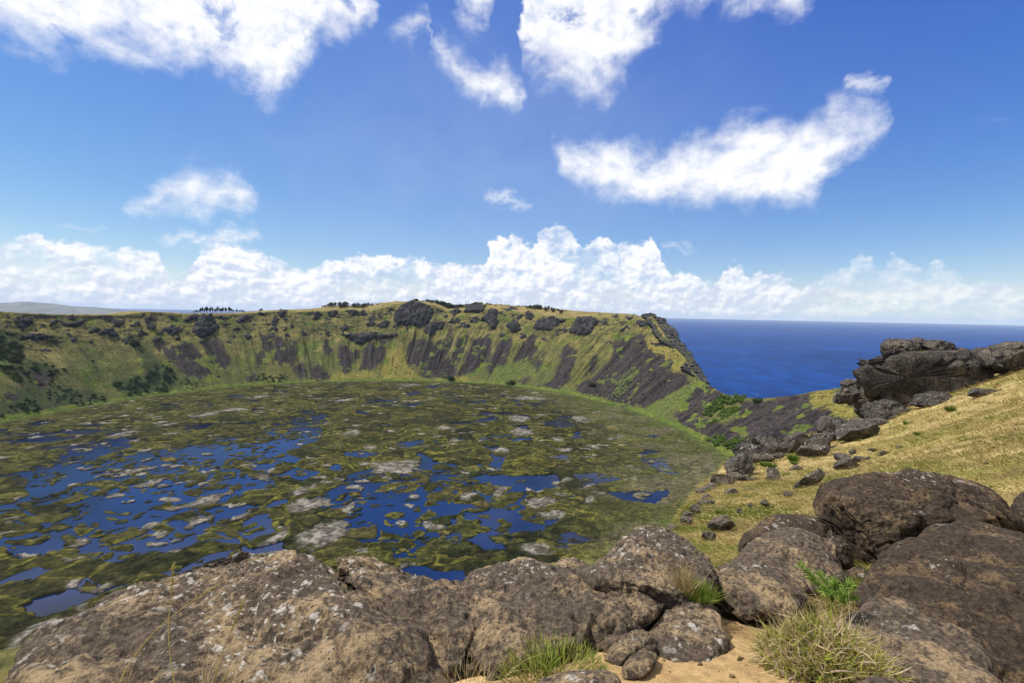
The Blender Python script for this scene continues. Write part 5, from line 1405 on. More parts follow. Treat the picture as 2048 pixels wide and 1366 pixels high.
# rocks around the sandy gap
boulder('boulder', 'blocky brown rock with a shaded underside, at the head of the sandy gap', 'boulder', [rock_body(
    [(1418, 1180), (1430, 1150), (1465, 1134), (1520, 1130), (1570, 1140), (1605, 1165), (1618, 1200), (1600, 1228), (1555, 1240), (1500, 1240), (1440, 1212)],
    3.85, 3.25, .30, .4, 220, 120, .8, 71, (), .75, .7)], ROCK_M['mid'])
boulder('boulder', 'half buried brown rock with sand on its right, left of the sandy gap', 'boulder', [rock_body(
    [(1290, 1300), (1300, 1250), (1335, 1210), (1385, 1198), (1430, 1215), (1450, 1262), (1452, 1300), (1425, 1330), (1370, 1345), (1310, 1340)],
    3.1, 2.5, .08, .35, 220, 120, .55, 81, (), .75, .7)], ROCK_M['front'])
boulder('boulder', 'small cracked brown rock on the sand left of the half buried rock', 'boulder', [rock_body(
    [(1208, 1318), (1225, 1290), (1262, 1267), (1295, 1262), (1310, 1278), (1312, 1300), (1280, 1318), (1240, 1340), (1215, 1340)],
    2.75, 2.5, .13, .2, 150, 80, .8, 91, [([(1240, 1330), (1275, 1300), (1300, 1290)], 7, .03)], .4)], ROCK_M['front'])
boulder('boulder', 'small dark stone on the sand in front of the cracked rock', 'boulder', [rock_body(
    [(1240, 1345), (1252, 1325), (1280, 1308), (1305, 1305), (1318, 1315), (1290, 1345), (1262, 1358)], 2.5, 2.35, .09, .16, 120, 70, .8, 95, (), .28)], ROCK_M['mid'])
boulder('boulder', 'smooth pale brown rock cut by the bottom edge, under the green grass', 'boulder', [rock_body(
    [(1060, 1400), (1085, 1362), (1130, 1345), (1190, 1338), (1230, 1350), (1252, 1380), (1240, 1440), (1100, 1450)], 2.35, 2.05, .14, .3, 160, 90, .6, 97, (), .4)], ROCK_M['front'])
# boulders on the right
boulder('boulder', 'dark rock with a white lichen crust on its left shoulder, behind the brown dome', 'boulder', [rock_body(
    [(1480, 1120), (1480, 1080), (1498, 1048), (1540, 1034), (1590, 1030), (1635, 1038), (1670, 1068), (1680, 1120), (1600, 1160), (1500, 1150)],
    5.9, 5.3, .5, .8, 220, 120, .7, 101, (), 1.1, .75, [(1525, 1045, 38, 14, 2.2), (1620, 1042, 40, 8, .7)])], ROCK_M['dark'])
boulder('boulder', 'brown dome shaped boulder in front of the lichen crusted rock', 'boulder', [rock_body(
    [(1440, 1150), (1475, 1110), (1520, 1072), (1575, 1055), (1630, 1062), (1672, 1092), (1694, 1135), (1692, 1170), (1640, 1200), (1550, 1200), (1470, 1180)],
    5.0, 4.1, .46, .7, 240, 130, .7, 111, (), 1.1, .8, [(1670, 1130, 26, 30, .6)])], ROCK_M['mid'])
boulder('boulder', 'big dark overhanging boulder resting on the right hand rocks', 'boulder', [rock_body(
    [(1646, 1000), (1650, 982), (1690, 966), (1740, 950), (1800, 938), (1850, 938), (1905, 947), (1960, 968), (1998, 1000), (2028, 1035), (2050, 1062), (1990, 1075), (1930, 1070), (1870, 1075), (1810, 1100),
     (1775, 1135), (1742, 1150), (1715, 1120), (1690, 1070), (1660, 1035)],
    6.3, 5.3, .85, 1.1, 340, 190, .75, 121, [([(1700, 1060), (1800, 1050), (1900, 1060)], 22, .05)], 2.0, .7, [(1840, 950, 120, 14, .8), (1700, 990, 26, 12, .5)], cen=(1815, 1025), facets=12, cut=(.86, .97))], ROCK_M['dark'])
boulder('boulder', 'dark rounded boulder cut by the right edge beside the overhanging one', 'boulder', [rock_body(
    [(2010, 1015), (2030, 992), (2070, 980), (2120, 990), (2140, 1040), (2090, 1080), (2030, 1062)], 7.2, 6.6, .4, .7, 140, 80, .7, 131, (), .9)], ROCK_M['dark'])
boulder('boulder', 'massive dark brown boulder in the lower right corner', 'boulder', [
    rock_body([(1705, 1205), (1740, 1150), (1775, 1108), (1815, 1075), (1870, 1050), (1930, 1042), (2000, 1050), (2090, 1085), (2150, 1200), (2150, 1420), (2040, 1420), (1960, 1330), (1880, 1270), (1790, 1240)],
              4.9, 2.55, .52, .8, 360, 200, .8, 141, [([(1760, 1190), (1850, 1180), (1930, 1230)], 10, .03)], 1.9, .75, [(1880, 1140, 26, 20, 1.2), (1850, 1120, 24, 10, .8)], cen=(1940, 1220), facets=10, cut=(.88, .98))], ROCK_M['dark'])
boulder('boulder', 'low brown rock at the lower right, behind the grassy tussock', 'boulder', [
    rock_body([(1690, 1260), (1720, 1222), (1790, 1205), (1860, 1212), (1920, 1245), (1965, 1295), (2010, 1360), (2030, 1450), (1800, 1470), (1700, 1380)],
              3.25, 2.1, .22, .5, 280, 150, .75, 151, (), 1.0, .72)], ROCK_M['mid'])
boulder('boulder', 'small lichen speckled stone in the shadow between the boulders', 'boulder', [rock_body(
    [(1690, 1150), (1705, 1136), (1740, 1140), (1752, 1155), (1735, 1172), (1700, 1170)], 4.6, 4.45, .12, .2, 110, 60, .9, 161, (), .3, .8, [(1715, 1145, 30, 12, 1.2)])], ROCK_M['dark'])
boulder('boulder', 'dark broken rock in the gap under the overhanging boulder', 'boulder', [rock_body(
    [(1645, 1085), (1665, 1068), (1690, 1075), (1705, 1105), (1712, 1140), (1690, 1150), (1660, 1120)], 5.1, 4.9, .2, .3, 110, 60, 1, 166, (), .4, .8, [(1668, 1080, 24, 14, 1.2)])], ROCK_M['dark'])
boulder('boulder', 'dark stone peeking in at the bottom edge in front of the tussock', 'boulder', [rock_body(
    [(1700, 1400), (1715, 1362), (1760, 1350), (1800, 1360), (1815, 1400), (1760, 1430)], 2.12, 2.0, .05, .12, 110, 60, .8, 168, (), .25)], ROCK_M['mid'])

# ---------------------------------------------------------------- rocks of the grassy slope
def ground_hit(px, py, d0=2.0, d1=110):
    u = ray(float(px), float(py)); t = np.geomspace(d0, d1, 500); P = u * t[:, None]
    g = P[:, 2] - ground_z(P[:, 0], P[:, 1], False); k = np.where(g < 0)[0]
    return t[k[0]] if len(k) else None

def slope_rock(px, py, w, h, label, lich=0.0, group=None, seed=None, mat='slope', cat='rock', name='slope_rock', dep=None, tilt=0.0):
    """A rock with its foot on the slope; w, h are its width and height in photo pixels."""
    D = dep or ground_hit(px, py + h * .35)
    if D is None: return
    r = np.random.default_rng(seed or int(px * 7 + py * 3)); n = 9
    a = np.linspace(0, 2 * np.pi, n, endpoint=False) + r.uniform(0, .6); R = r.uniform(.78, 1.12, n)
    p = np.stack([w * .55 * R * np.cos(a), h * .58 * R * np.sin(a)], 1)
    p[:, 0] += -tilt * p[:, 1]
    p += (px, py)
    wm = w * D / F_PX; hm = h * D / F_PX
    nphi = int(np.clip(w * 2.4, 40, 110))
    b = rock_body(p, D + hm * .25, D - hm * .1, min(wm, hm) * .5, min(wm, hm) * .6, nphi, nphi // 2, .5, int(r.integers(999)), (), (wm + hm) / 2, .5,
                  [(px - w * .1, py - h * .4, w * .5, h * .25, lich)], smooth=1, blocky=.45, facets=20, cut=(.5, .82))
    return boulder(name, label, cat, [b], ROCK_M[mat], group)

ROW = 'dark rocks along the crater edge of the slope'
for k, (px, py, w, h, lab) in enumerate([
    (1476, 930, 44, 38, 'pale topped rounded rock at the lowest step of the cliff edge row'), (1447, 960, 34, 26, 'dark rock just below the pale topped edge rock'),
    (1424, 974, 20, 16, 'last small rock at the bottom of the edge row'), (1471, 953, 26, 20, 'small block under the pale topped edge rock'),
    (1500, 907, 44, 30, 'rough pale edge rock above the pale topped one'), (1498, 958, 32, 15, 'flat stone on the green grass right of the edge row'),
    (1546, 952, 24, 25, 'small upright oval rock on the green grass'), (1545, 893, 54, 34, 'long dark edge rock with an arched top'),
    (1582, 889, 40, 33, 'dark edge rock right of the arched one'), (1632, 884, 46, 26, 'dark edge rock with a flat top in mid row'),
    (1630, 900, 64, 20, 'long low slab tilted along the edge grass'), (1660, 855, 42, 36, 'angular dark rock with a shadowed hollow'),
    (1684, 852, 34, 26, 'dark rock tucked under the foot of the crag'), (1714, 864, 52, 32, 'large brown block at the foot of the crag'),
    (1688, 868, 36, 22, 'flat block in front of the hollow rock'), (1650, 875, 34, 18, 'wedge of rock between two edge rocks'),
    (1604, 872, 30, 16, 'low rock at the back of the edge row'), (1520, 915, 26, 18, 'small dark rock between the pale edge rock and the arched one'),
    (1740, 846, 40, 22, 'broken brown rock against the ledges of the crag'), (1670, 842, 30, 16, 'small pointed rock at the top of the edge row'),
    (1462, 985, 24, 14, 'low stone at the bottom of the edge row beside the green grass'), (1405, 985, 18, 12, 'grey stone below the edge row, near the lake')]):
    slope_rock(px, py + h * .06, w * 1.3, h * 1.22, lab, 1.0 if k in (0, 4) else .5, ROW)
_r = np.random.default_rng(8)
for k in range(26):
    t = _r.random(); px = 1385 + (1735 - 1385) * t + _r.normal() * 9; py = np.interp(px, [1385, 1430, 1480, 1545, 1600, 1660, 1735], [1008, 968, 930, 900, 888, 862, 848]) + _r.normal() * 7
    w = _r.uniform(14, 34); slope_rock(px, py, w, w * _r.uniform(.45, .8), 'small broken rock wedged among the larger rocks of the crater edge row', .4, 'small filler rocks of the edge row', seed=900 + k)
for k in range(16):
    px = _r.uniform(1335, 1420); py = np.interp(px, [1335, 1380, 1420], [1062, 1015, 982]) + _r.uniform(0, 26)
    w = _r.uniform(10, 26); slope_rock(px, py, w, w * _r.uniform(.45, .8), 'small dark rock on the lower rim of the slope above the lake', .3, 'rocks on the lower rim of the slope', seed=940 + k)
SL = 'loose dark rocks lying on the grassy slope'
for px, py, w, h, tl, lab in [
    (1683, 915, 34, 22, 0, 'round dark rock, upper left of the cluster in mid slope'), (1695, 929, 42, 32, .2, 'largest dark rock of the cluster in mid slope'),
    (1722, 918, 34, 14, 0, 'low dark stone at the right of the mid slope cluster'), (1706, 902, 16, 13, 0, 'small stone on top of the mid slope cluster'),
    (1617, 957, 34, 48, .7, 'tall tilted dark rock on the open slope'), (1654, 950, 34, 14, 0, 'flat stones right of the tall tilted rock'),
    (1969, 785, 70, 20, 0, 'long low dark rock high on the slope to the right'), (1767, 906, 26, 11, .3, 'slim dark stone above the big boulder'),
    (1745, 899, 18, 8, 0, 'tiny stone left of the slim dark stone'), (1530, 1006, 19, 18, 0, 'small angular stone above the brown dome'),
    (1446, 1046, 42, 32, .5, 'leaning dark rock near the pointed boulder'), (1418, 1072, 26, 20, 0, 'dark rock half in grass behind the pointed boulder'),
    (1506, 980, 18, 11, 0, 'small half buried stone on the lower slope'), (1577, 988, 22, 9, 0, 'flat grey stone below the tall tilted rock'),
    (1478, 1021, 10, 11, 0, 'tiny stone low on the grass slope'), (1973, 928, 15, 12, 0, 'little dark stone alone above the overhanging boulder'),
    (1590, 935, 26, 12, 0, 'dark low rock left of the tall tilted rock'), (1372, 1040, 26, 18, 0, 'dark rock at the slope edge beside the lake'),
    (1390, 1022, 22, 14, 0, 'grey edge rock above the pointed boulder'), (1632, 970, 16, 9, 0, 'small stone at the foot of the tall tilted rock'), (1555, 962, 24, 9, 0, 'low stone under the upright oval rock'),
    (1502, 1010, 12, 8, 0, 'tiny grey stone left of the small angular one'), (1798, 893, 12, 7, 0, 'tiny stone right of the slim dark stone')]:
    slope_rock(px, py + h * .1, w, h, lab, .3, SL, tilt=tl)

# ---------------------------------------------------------------- the crag on the skyline
def crag_block(poly, D, th, seed, lich=0.0, grow=1.12):
    p = np.array(poly); p = p.mean(0) + (p - p.mean(0)) * grow; x, y = p[:, 0].mean(), p[:, 1].min()
    gd = ground_hit(p[:, 0].mean(), p[:, 1].max() - 3)
    if gd and gd < D and D < 69: D = max(gd + 1.0, D - 16)
    w, h = np.ptp(p[:, 0]) * D / F_PX, np.ptp(p[:, 1]) * D / F_PX
    return rock_body(p, D + .4, D - .8, th, th * 1.6, 190, 110, .62, seed, (), np.sqrt(w * h), .36, [(x, y + 6, np.ptp(p[:, 0]) * .5, 9, lich)], smooth=1, blocky=.30, facets=22, cut=(.6, .88), crackw=1.2)
CR = [([(1225, 300), (1240, 246), (1370, 250), (1500, 262), (1680, 285), (1660, 340), (1400, 345), (1260, 350)], 67.5, 2.0, .4),
      ([(960, 620), (1000, 520), (1080, 440), (1200, 480), (1300, 540), (1150, 620)], 67, 1.6, .3),
      ([(1000, 640), (960, 560), (1030, 440), (1080, 320), (1130, 240), (1240, 250), (1360, 260), (1480, 290), (1640, 320), (1640, 400), (1520, 480), (1420, 560), (1200, 620)], 68.2, 1.2, .3),
      ([(1115, 190), (1130, 176), (1175, 180), (1212, 195), (1250, 222), (1252, 290), (1160, 312), (1100, 290), (1098, 240)], 66, 2.2, 1.2),
      ([(1232, 210), (1262, 178), (1320, 170), (1362, 185), (1366, 245), (1250, 250)], 68, 2.0, .6),
      ([(1352, 205), (1372, 188), (1430, 186), (1474, 208), (1478, 258), (1365, 262)], 67, 2.0, .5),
      ([(1020, 425), (1035, 380), (1058, 310), (1100, 270), (1152, 300), (1145, 420), (1060, 440)], 66, 2.0, .1),
      ([(1145, 320), (1220, 288), (1310, 282), (1388, 290), (1394, 352), (1292, 384), (1305, 492), (1148, 476)], 64, 2.4, .6),
      ([(1288, 395), (1390, 376), (1505, 408), (1475, 470), (1390, 495), (1298, 505)], 63, 2.2, .5),
      ([(1388, 312), (1478, 292), (1532, 340), (1490, 384), (1396, 380)], 65, 1.8, .4),
      ([(1500, 390), (1545, 320), (1600, 292), (1690, 300), (1700, 370), (1630, 400), (1560, 430)], 63, 2.0, .2),
      ([(1080, 430), (1110, 370), (1150, 400), (1152, 480), (1090, 500)], 64, 1.5, .2),
      ([(945, 560), (960, 510), (1000, 450), (1050, 425), (1085, 440), (1085, 490), (1040, 540), (1000, 600), (965, 640)], 66, 2.0, .1),
      ([(1030, 545), (1090, 482), (1200, 486), (1310, 520), (1305, 560), (1180, 575), (1060, 590)], 64, 1.8, .7),
      ([(1290, 525), (1380, 498), (1500, 500), (1512, 552), (1410, 580), (1310, 590)], 61, 1.6, .3),
      ([(985, 640), (1030, 560), (1160, 560), (1270, 585), (1250, 610), (1180, 650), (1110, 672), (1000, 672)], 62, 1.8, .7)]
boulder('rock_crag', 'great jointed dark crag standing on the slope against the sea', 'rock crag', [crag_block(Z4(p), D, th, 300 + k * 13, li) for k, (p, D, th, li) in enumerate(CR)], ROCK_M['crag'])
for lab, p, D in [('dark square boulder on the skyline right of the crag grass', [(1655, 300), (1680, 240), (1720, 228), (1775, 235), (1785, 295), (1740, 390), (1660, 385)], 61),
                  ('large rounded dark boulder on the skyline near the right edge', [(1735, 385), (1742, 320), (1775, 268), (1840, 245), (1930, 250), (1960, 300), (1930, 345), (1830, 372)], 57),
                  ('flat topped dark rock on the skyline at the right edge', [(1795, 250), (1805, 215), (1850, 198), (1940, 202), (1960, 260), (1850, 268)], 62),
                  ('low pale rock on the skyline between crag and boulders', [(1480, 262), (1520, 240), (1590, 235), (1650, 245), (1640, 290), (1540, 300)], 67)]:
    boulder('boulder', lab, 'boulder', [crag_block(Z4(p), D, 2.2, int(p[0][0]), .3)], ROCK_M['crag'])
for lab, p, D in [('rough grey rocks on the far rim left of the crag', [(860, 520), (862, 440), (900, 420), (960, 425), (1000, 420), (1000, 480), (950, 540), (900, 560)], 130),
                  ('small dark rock on the grassy far rim', [(795, 555), (800, 500), (830, 480), (860, 500), (855, 545), (820, 560)], 140)]:
    boulder('boulder', lab, 'boulder', [crag_block(Z4(p), D, 3.5, int(p[0][0]), .3)], ROCK_M['crag'])

# ---------------------------------------------------------------- grass
STRAW, TAN, GRN, LIME = C(.46, .37, .18), C(.33, .245, .11), C(.10, .145, .024), C(.17, .20, .035)

def dry_grass(n=70000, seed=5):
    r = np.random.default_rng(seed)
    d = np.exp(r.uniform(math.log(4.2), math.log(95), n)); a = r.uniform(R_(9), R_(56), n)
    x, y = d * np.sin(a), d * np.cos(a)
    sd = poly_sd(x, y, np.concatenate([EDGE, [(400, -400), (-400, -400)]]))
    pt = fbm(np.stack([x / 5.5, y / 5.5, 0 * x], -1), 4, 8); sm = fbm(np.stack([x, y, 0 * x], -1) / 1.1, 4, 12)
    keep = (sd > -.6) & (r.random(n) < .55 + .6 * pt + ss(d, 25, 8) * .25)
    x, y, d, pt, sm = x[keep], y[keep], d[keep], pt[keep], sm[keep]
    k = 4; x = np.repeat(x, k); y = np.repeat(y, k); d = np.repeat(d, k); pt = np.repeat(pt, k); sm = np.repeat(sm, k); m = len(x)
    sp = .02 + .006 * d
    x = x + r.normal(size=m) * sp; y = y + r.normal(size=m) * sp
    z = ground_z(x, y) - .01
    up = np.stack([r.normal(size=m) * .55 - .45, r.normal(size=m) * .45 - .25, np.full(m, .75)], -1); up /= np.linalg.norm(up, axis=1, keepdims=True)
    ln = (.085 + .0052 * d) * r.uniform(.5, 1.5, m); wd = (.004 + .00075 * d) * r.uniform(.7, 1.3, m)
    bend = np.stack([-.5 + r.normal(size=m) * .3, -.25 + r.normal(size=m) * .3, -.35 + r.normal(size=m) * .15], -1)
    g = np.clip(ss(pt * .8 + sm * .7 + r.normal(size=m) * .22, .24, .6), 0, 1); s = r.random(m)
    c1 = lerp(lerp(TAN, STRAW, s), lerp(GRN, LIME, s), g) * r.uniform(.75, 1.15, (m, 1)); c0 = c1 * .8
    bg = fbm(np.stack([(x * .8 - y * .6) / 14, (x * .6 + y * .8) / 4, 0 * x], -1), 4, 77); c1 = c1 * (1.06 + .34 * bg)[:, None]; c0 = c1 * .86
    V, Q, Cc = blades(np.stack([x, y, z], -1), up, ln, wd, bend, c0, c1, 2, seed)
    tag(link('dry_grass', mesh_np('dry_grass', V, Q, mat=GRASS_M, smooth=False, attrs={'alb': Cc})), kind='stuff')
dry_grass()

def tussocks(n=900, seed=15):
    r = np.random.default_rng(seed)
    d = np.exp(r.uniform(math.log(6.5), math.log(85), n)); a = r.uniform(R_(16), R_(52), n); x, y = d * np.sin(a), d * np.cos(a)
    sd = poly_sd(x, y, np.concatenate([EDGE, [(400, -400), (-400, -400)]])); pt = fbm(np.stack([x / 7, y / 7, 0 * x], -1), 3, 48)
    keep = (sd > .1) & (r.random(n) < .5 + pt); x, y, d = x[keep], y[keep], d[keep]; k = 22
    g = np.repeat(r.random(len(x)), k); x = np.repeat(x, k); y = np.repeat(y, k); d = np.repeat(d, k); m = len(x)
    x = x + r.normal(size=m) * (.03 + .0022 * d); y = y + r.normal(size=m) * (.03 + .0022 * d)
    up = np.stack([r.normal(size=m) * .5 - .15, r.normal(size=m) * .5 - .1, np.ones(m)], -1); up /= np.linalg.norm(up, axis=1, keepdims=True)
    ln = (.13 + .0062 * d) * r.uniform(.5, 1.3, m); wd = (.004 + .0006 * d) * r.uniform(.7, 1.3, m)
    c = np.where((g < .45)[:, None], lerp(C(.11, .15, .025), C(.20, .22, .04), r.random(m)), np.where((g < .75)[:, None], lerp(C(.24, .22, .05), C(.34, .29, .09), r.random(m)), lerp(C(.20, .13, .06), C(.30, .21, .10), r.random(m))))
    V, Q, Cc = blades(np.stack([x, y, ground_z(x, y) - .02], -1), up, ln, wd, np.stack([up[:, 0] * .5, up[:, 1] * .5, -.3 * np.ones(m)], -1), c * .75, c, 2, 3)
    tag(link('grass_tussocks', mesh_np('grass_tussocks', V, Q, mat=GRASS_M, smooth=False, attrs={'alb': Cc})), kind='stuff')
tussocks()

def gravel(n=420, seed=21):
    r = np.random.default_rng(seed); parts = []; u = np.linspace(-np.pi / 2, np.pi / 2, 5); a = np.linspace(0, 2 * np.pi, 7, endpoint=False)
    ball = np.stack([np.cos(u)[:, None] * np.cos(a), np.cos(u)[:, None] * np.sin(a), np.sin(u)[:, None] * np.ones(7)], -1).reshape(-1, 3); q = grid_quads(5, 7, True)
    x = r.uniform(.1, 2.2, n); y = r.uniform(2.0, 4.2, n); z = ground_z(x, y)
    for k in range(n):
        s = .004 + .012 * r.random() ** 3; b = ball * r.uniform(.6, 1.2, 3) * s * (1 + .25 * r.normal(size=(35, 1)))
        parts.append((b + (x[k], y[k], z[k] + s * .3), q, np.tile(lerp(C(.07, .05, .035), C(.30, .21, .11), r.random()), (35, 1))))
    V, Q, Cc = merge(parts)
    tag(link('gravel', mesh_np('gravel', V, Q, mat=BARK_M, smooth=False, attrs={'alb': Cc})), kind='stuff')
    m = 260; x = r.uniform(.1, 2.2, m); y = r.uniform(2.0, 4.2, m); d = np.stack([r.normal(size=m), r.normal(size=m), .05 * r.random(m)], -1); d /= np.linalg.norm(d, axis=1, keepdims=True)
    c = lerp(C(.24, .17, .08), C(.45, .36, .20), r.random(m))
    V, Q, Cc = blades(np.stack([x, y, ground_z(x, y) + .004], -1), d, r.uniform(.02, .07, m), r.uniform(.0015, .003, m), r.normal(size=(m, 3)) * (.3, .3, .02), c, c, 2, 4)
    tag(link('grass_litter', mesh_np('grass_litter', V, Q, mat=GRASS_M, smooth=False, attrs={'alb': Cc})), kind='stuff')
gravel()

def clump(name, label, cat, base, n, ln, wd, spread, lean, cols, seed, bend=.35, droop=.3, rad=.05, tipmix=None, group=None, segs=4, sphere=False):
    r = np.random.default_rng(seed); base = np.array(base, float)
    a = r.uniform(0, 6.28, n); q = np.sqrt(r.random(n)) * rad
    root = np.stack([q * np.cos(a), q * np.sin(a), np.zeros(n)], -1)
    d = np.stack([np.cos(a) * spread * r.random(n) + lean[0] + r.normal(size=n) * .12, np.sin(a) * spread * r.random(n) + lean[1] + r.normal(size=n) * .12, np.ones(n)], -1)
    d /= np.linalg.norm(d, axis=1, keepdims=True)
    b = np.stack([d[:, 0] * bend + r.normal(size=n) * .12, d[:, 1] * bend + r.normal(size=n) * .12, -droop * r.random(n)], -1)
    L = ln * r.uniform(.45, 1.1, n); W = wd * r.uniform(.7, 1.3, n)
    cc = np.array(cols)[r.integers(0, len(cols), n)] * r.uniform(.75, 1.2, (n, 1))
    tip = cc if tipmix is None else cc * .4 + np.array(tipmix) * .6
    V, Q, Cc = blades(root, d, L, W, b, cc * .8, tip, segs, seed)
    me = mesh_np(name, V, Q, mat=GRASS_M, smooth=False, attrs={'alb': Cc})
    return tag(link(name, me, loc=base), label, cat, group)

def on_ground(px, py, D=None, sink=.02):
    D = D or ground_hit(px, py)
    p = P_at(px, py, D); p[2] -= sink; return p

# big springy tussock of half dry grass at the lower right
def tussock():
    r = np.random.default_rng(77); n = 8500
    base = P_at(1655, 1322, 2.42)
    ex, ey, ez = .32, .30, .25
    d = r.normal(size=(n, 3)); d[:, 2] = np.abs(d[:, 2]) * .9 + .02; d /= np.linalg.norm(d, axis=1, keepdims=True)
    rad = r.uniform(.45, .98, n)
    lump = 1 + .22 * fbm(d * 2.2, 3, 4)
    root = d * np.array([ex, ey, ez]) * (rad * lump)[:, None]
    dirv = d * .7 + r.normal(size=(n, 3)) * .75 + C(0, 0, .15); dirv /= np.linalg.norm(dirv, axis=1, keepdims=True)
    bend = r.normal(size=(n, 3)) * .45 + C(0, 0, -.1)
    ln = r.uniform(.035, .095, n); wd = r.uniform(.0045, .0095, n)
    g = r.random(n) < .55 + .25 * fbm(d * 1.8 + 4, 2, 9)
    c = np.where(g[:, None], lerp(C(.16, .19, .024), C(.34, .33, .06), r.random(n)), lerp(C(.36, .26, .12), C(.60, .48, .30), r.random(n)))
    pink = r.random(n) < .10; c[pink] = C(.40, .30, .25)
    V, Q, Cc = blades(root, dirv, ln, wd, bend, c * .8, c, 4, 3)
    m2 = 170                                                    # long pale stems that stick out
    d2 = r.normal(size=(m2, 3)); d2[:, 2] = np.abs(d2[:, 2]); d2 /= np.linalg.norm(d2, axis=1, keepdims=True)
    c2 = lerp(C(.34, .25, .17), C(.50, .41, .32), r.random(m2))
    B = blades(d2 * np.array([ex, ey, ez]) * .82, d2 + r.normal(size=(m2, 3)) * .35, r.uniform(.10, .20, m2), r.uniform(.002, .0038, m2), r.normal(size=(m2, 3)) * .5, c2, c2, 5, 5)
    # dark earth and dead thatch core
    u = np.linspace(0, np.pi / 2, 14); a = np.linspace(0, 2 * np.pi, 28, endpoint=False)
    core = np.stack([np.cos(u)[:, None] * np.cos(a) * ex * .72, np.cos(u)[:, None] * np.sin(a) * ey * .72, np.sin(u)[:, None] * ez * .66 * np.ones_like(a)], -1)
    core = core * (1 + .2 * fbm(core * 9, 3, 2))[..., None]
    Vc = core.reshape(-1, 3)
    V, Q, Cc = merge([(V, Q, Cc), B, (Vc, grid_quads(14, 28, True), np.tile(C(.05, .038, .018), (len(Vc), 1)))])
    me = mesh_np('grass_tussock', V, Q, mat=GRASS_M, smooth=False, attrs={'alb': Cc})
    base[2] -= .10
    tag(link('grass_tussock', me, loc=base), 'big round tussock of tangled green and straw coloured grass on the sand', 'grass')
tussock()

def fern_weed():
    """Feathery green weed: leaning stems with rows of narrow leaflets."""
    r = np.random.default_rng(12); parts = []
    base = P_at(1672, 1235, 3.0)
    def tip(px, py, D): return P_at(px, py, D) - base
    for (px, py, D, w) in [(1598, 1132, 3.1, .8), (1640, 1150, 3.1, .7), (1622, 1160, 3.05, .6), (1700, 1172, 2.95, .9), (1668, 1168, 3.05, .8), (1690, 1195, 2.9, .8), (1650, 1185, 2.95, .7), (1712, 1200, 2.95, .6)]:
        e = tip(px, py, D); n = 15
        for k in range(n):
            t = .35 + .65 * k / (n - 1); p = e * t + C(0, 0, .05) * math.sin(math.pi * t)
            for s in range(5):
                dv = r.normal(size=3); dv = dv / np.linalg.norm(dv) + e / np.linalg.norm(e) * .8 + C(0, 0, .2); dv /= np.linalg.norm(dv)
                c = lerp(C(.12, .21, .03), C(.24, .34, .07), r.random()); 
                parts.append((p, dv, w * r.uniform(.05, .085), .0085, c))
        parts += [(C(0, 0, 0), e / np.linalg.norm(e), np.linalg.norm(e), .004, C(.16, .13, .05))]
    root = np.array([p[0] for p in parts]); d = np.array([p[1] for p in parts]); ln = np.array([p[2] for p in parts]); wd = np.array([p[3] for p in parts]); c = np.array([p[4] for p in parts])
    V, Q, Cc = blades(root, d, ln, wd, r.normal(size=d.shape) * .06, c * .85, c, 3, 2)
    tag(link('fern_weed', mesh_np('fern_weed', V, Q, mat=GRASS_M, smooth=False, attrs={'alb': Cc}), loc=base), 'feathery bright green weed growing behind the tussock', 'plant')
fern_weed()

DRY = [(.36, .27, .13), (.44, .34, .18), (.28, .20, .09)]; GR = [(.12, .19, .022), (.17, .23, .03), (.09, .14, .02), (.24, .25, .05)]
clump('grass_tuft', 'dry straw coloured grass tuft under the pointed lichen rock', 'grass', P_at(1372, 1196, 3.12), 190, .25, .0042, .38, (-.05, .1), DRY, 1, .3, .15, .045)
clump('grass_tuft', 'short yellow green grass beside the dry straw tuft', 'grass', P_at(1402, 1196, 3.1), 420, .11, .004, .8, (0, 0), GR + [(.30, .28, .07)], 2, .3, .2, .085)
clump('grass_tuft', 'yellow green grass in the dark gap between the right boulders', 'grass', P_at(1700, 1185, 4.1), 300, .11, .006, .9, (0, 0), GR + [(.30, .28, .05)], 3, .3, .2, .12)
clump('grass_tuft', 'green and yellow grass at the bottom centre under the ledge', 'grass', P_at(1110, 1354, 2.34), 1500, .075, .0040, 1.1, (0, .05), [(.30, .28, .06), (.40, .33, .13), (.19, .25, .035), (.13, .19, .025), (.26, .27, .05)], 4, .35, .3, .25)
clump('grass_tuft', 'bright green broad bladed grass sprig in front of the ledge', 'grass', P_at(1080, 1340, 2.4), 70, .10, .007, .9, (.1, .05), GR[:2], 5, .3, .2, .06)
clump('grass_tuft', 'long arching dry stalks bending right in front of the ledge', 'grass', P_at(985, 1362, 2.3), 18, .30, .0030, .45, (.35, .12), [(.34, .29, .10), (.42, .34, .16)], 6, .9, .75, .07)
clump('grass_tuft', 'thin dry grass at the bottom edge left of the green grass', 'grass', P_at(930, 1375, 2.25), 120, .085, .003, .9, (0, .1), DRY, 7, .4, .3, .13)
clump('grass_tuft', 'dry bent blades at the bottom edge in front of the left boulder', 'grass', P_at(420, 1395, 1.85), 45, .15, .0036, .6, (.15, .1), DRY, 8, .55, .35, .09)
clump('grass_tuft', 'thin dry blades at the bottom edge left of the bent blades', 'grass', P_at(235, 1392, 1.85), 30, .12, .0034, .6, (.1, .1), DRY, 9, .55, .35, .09)

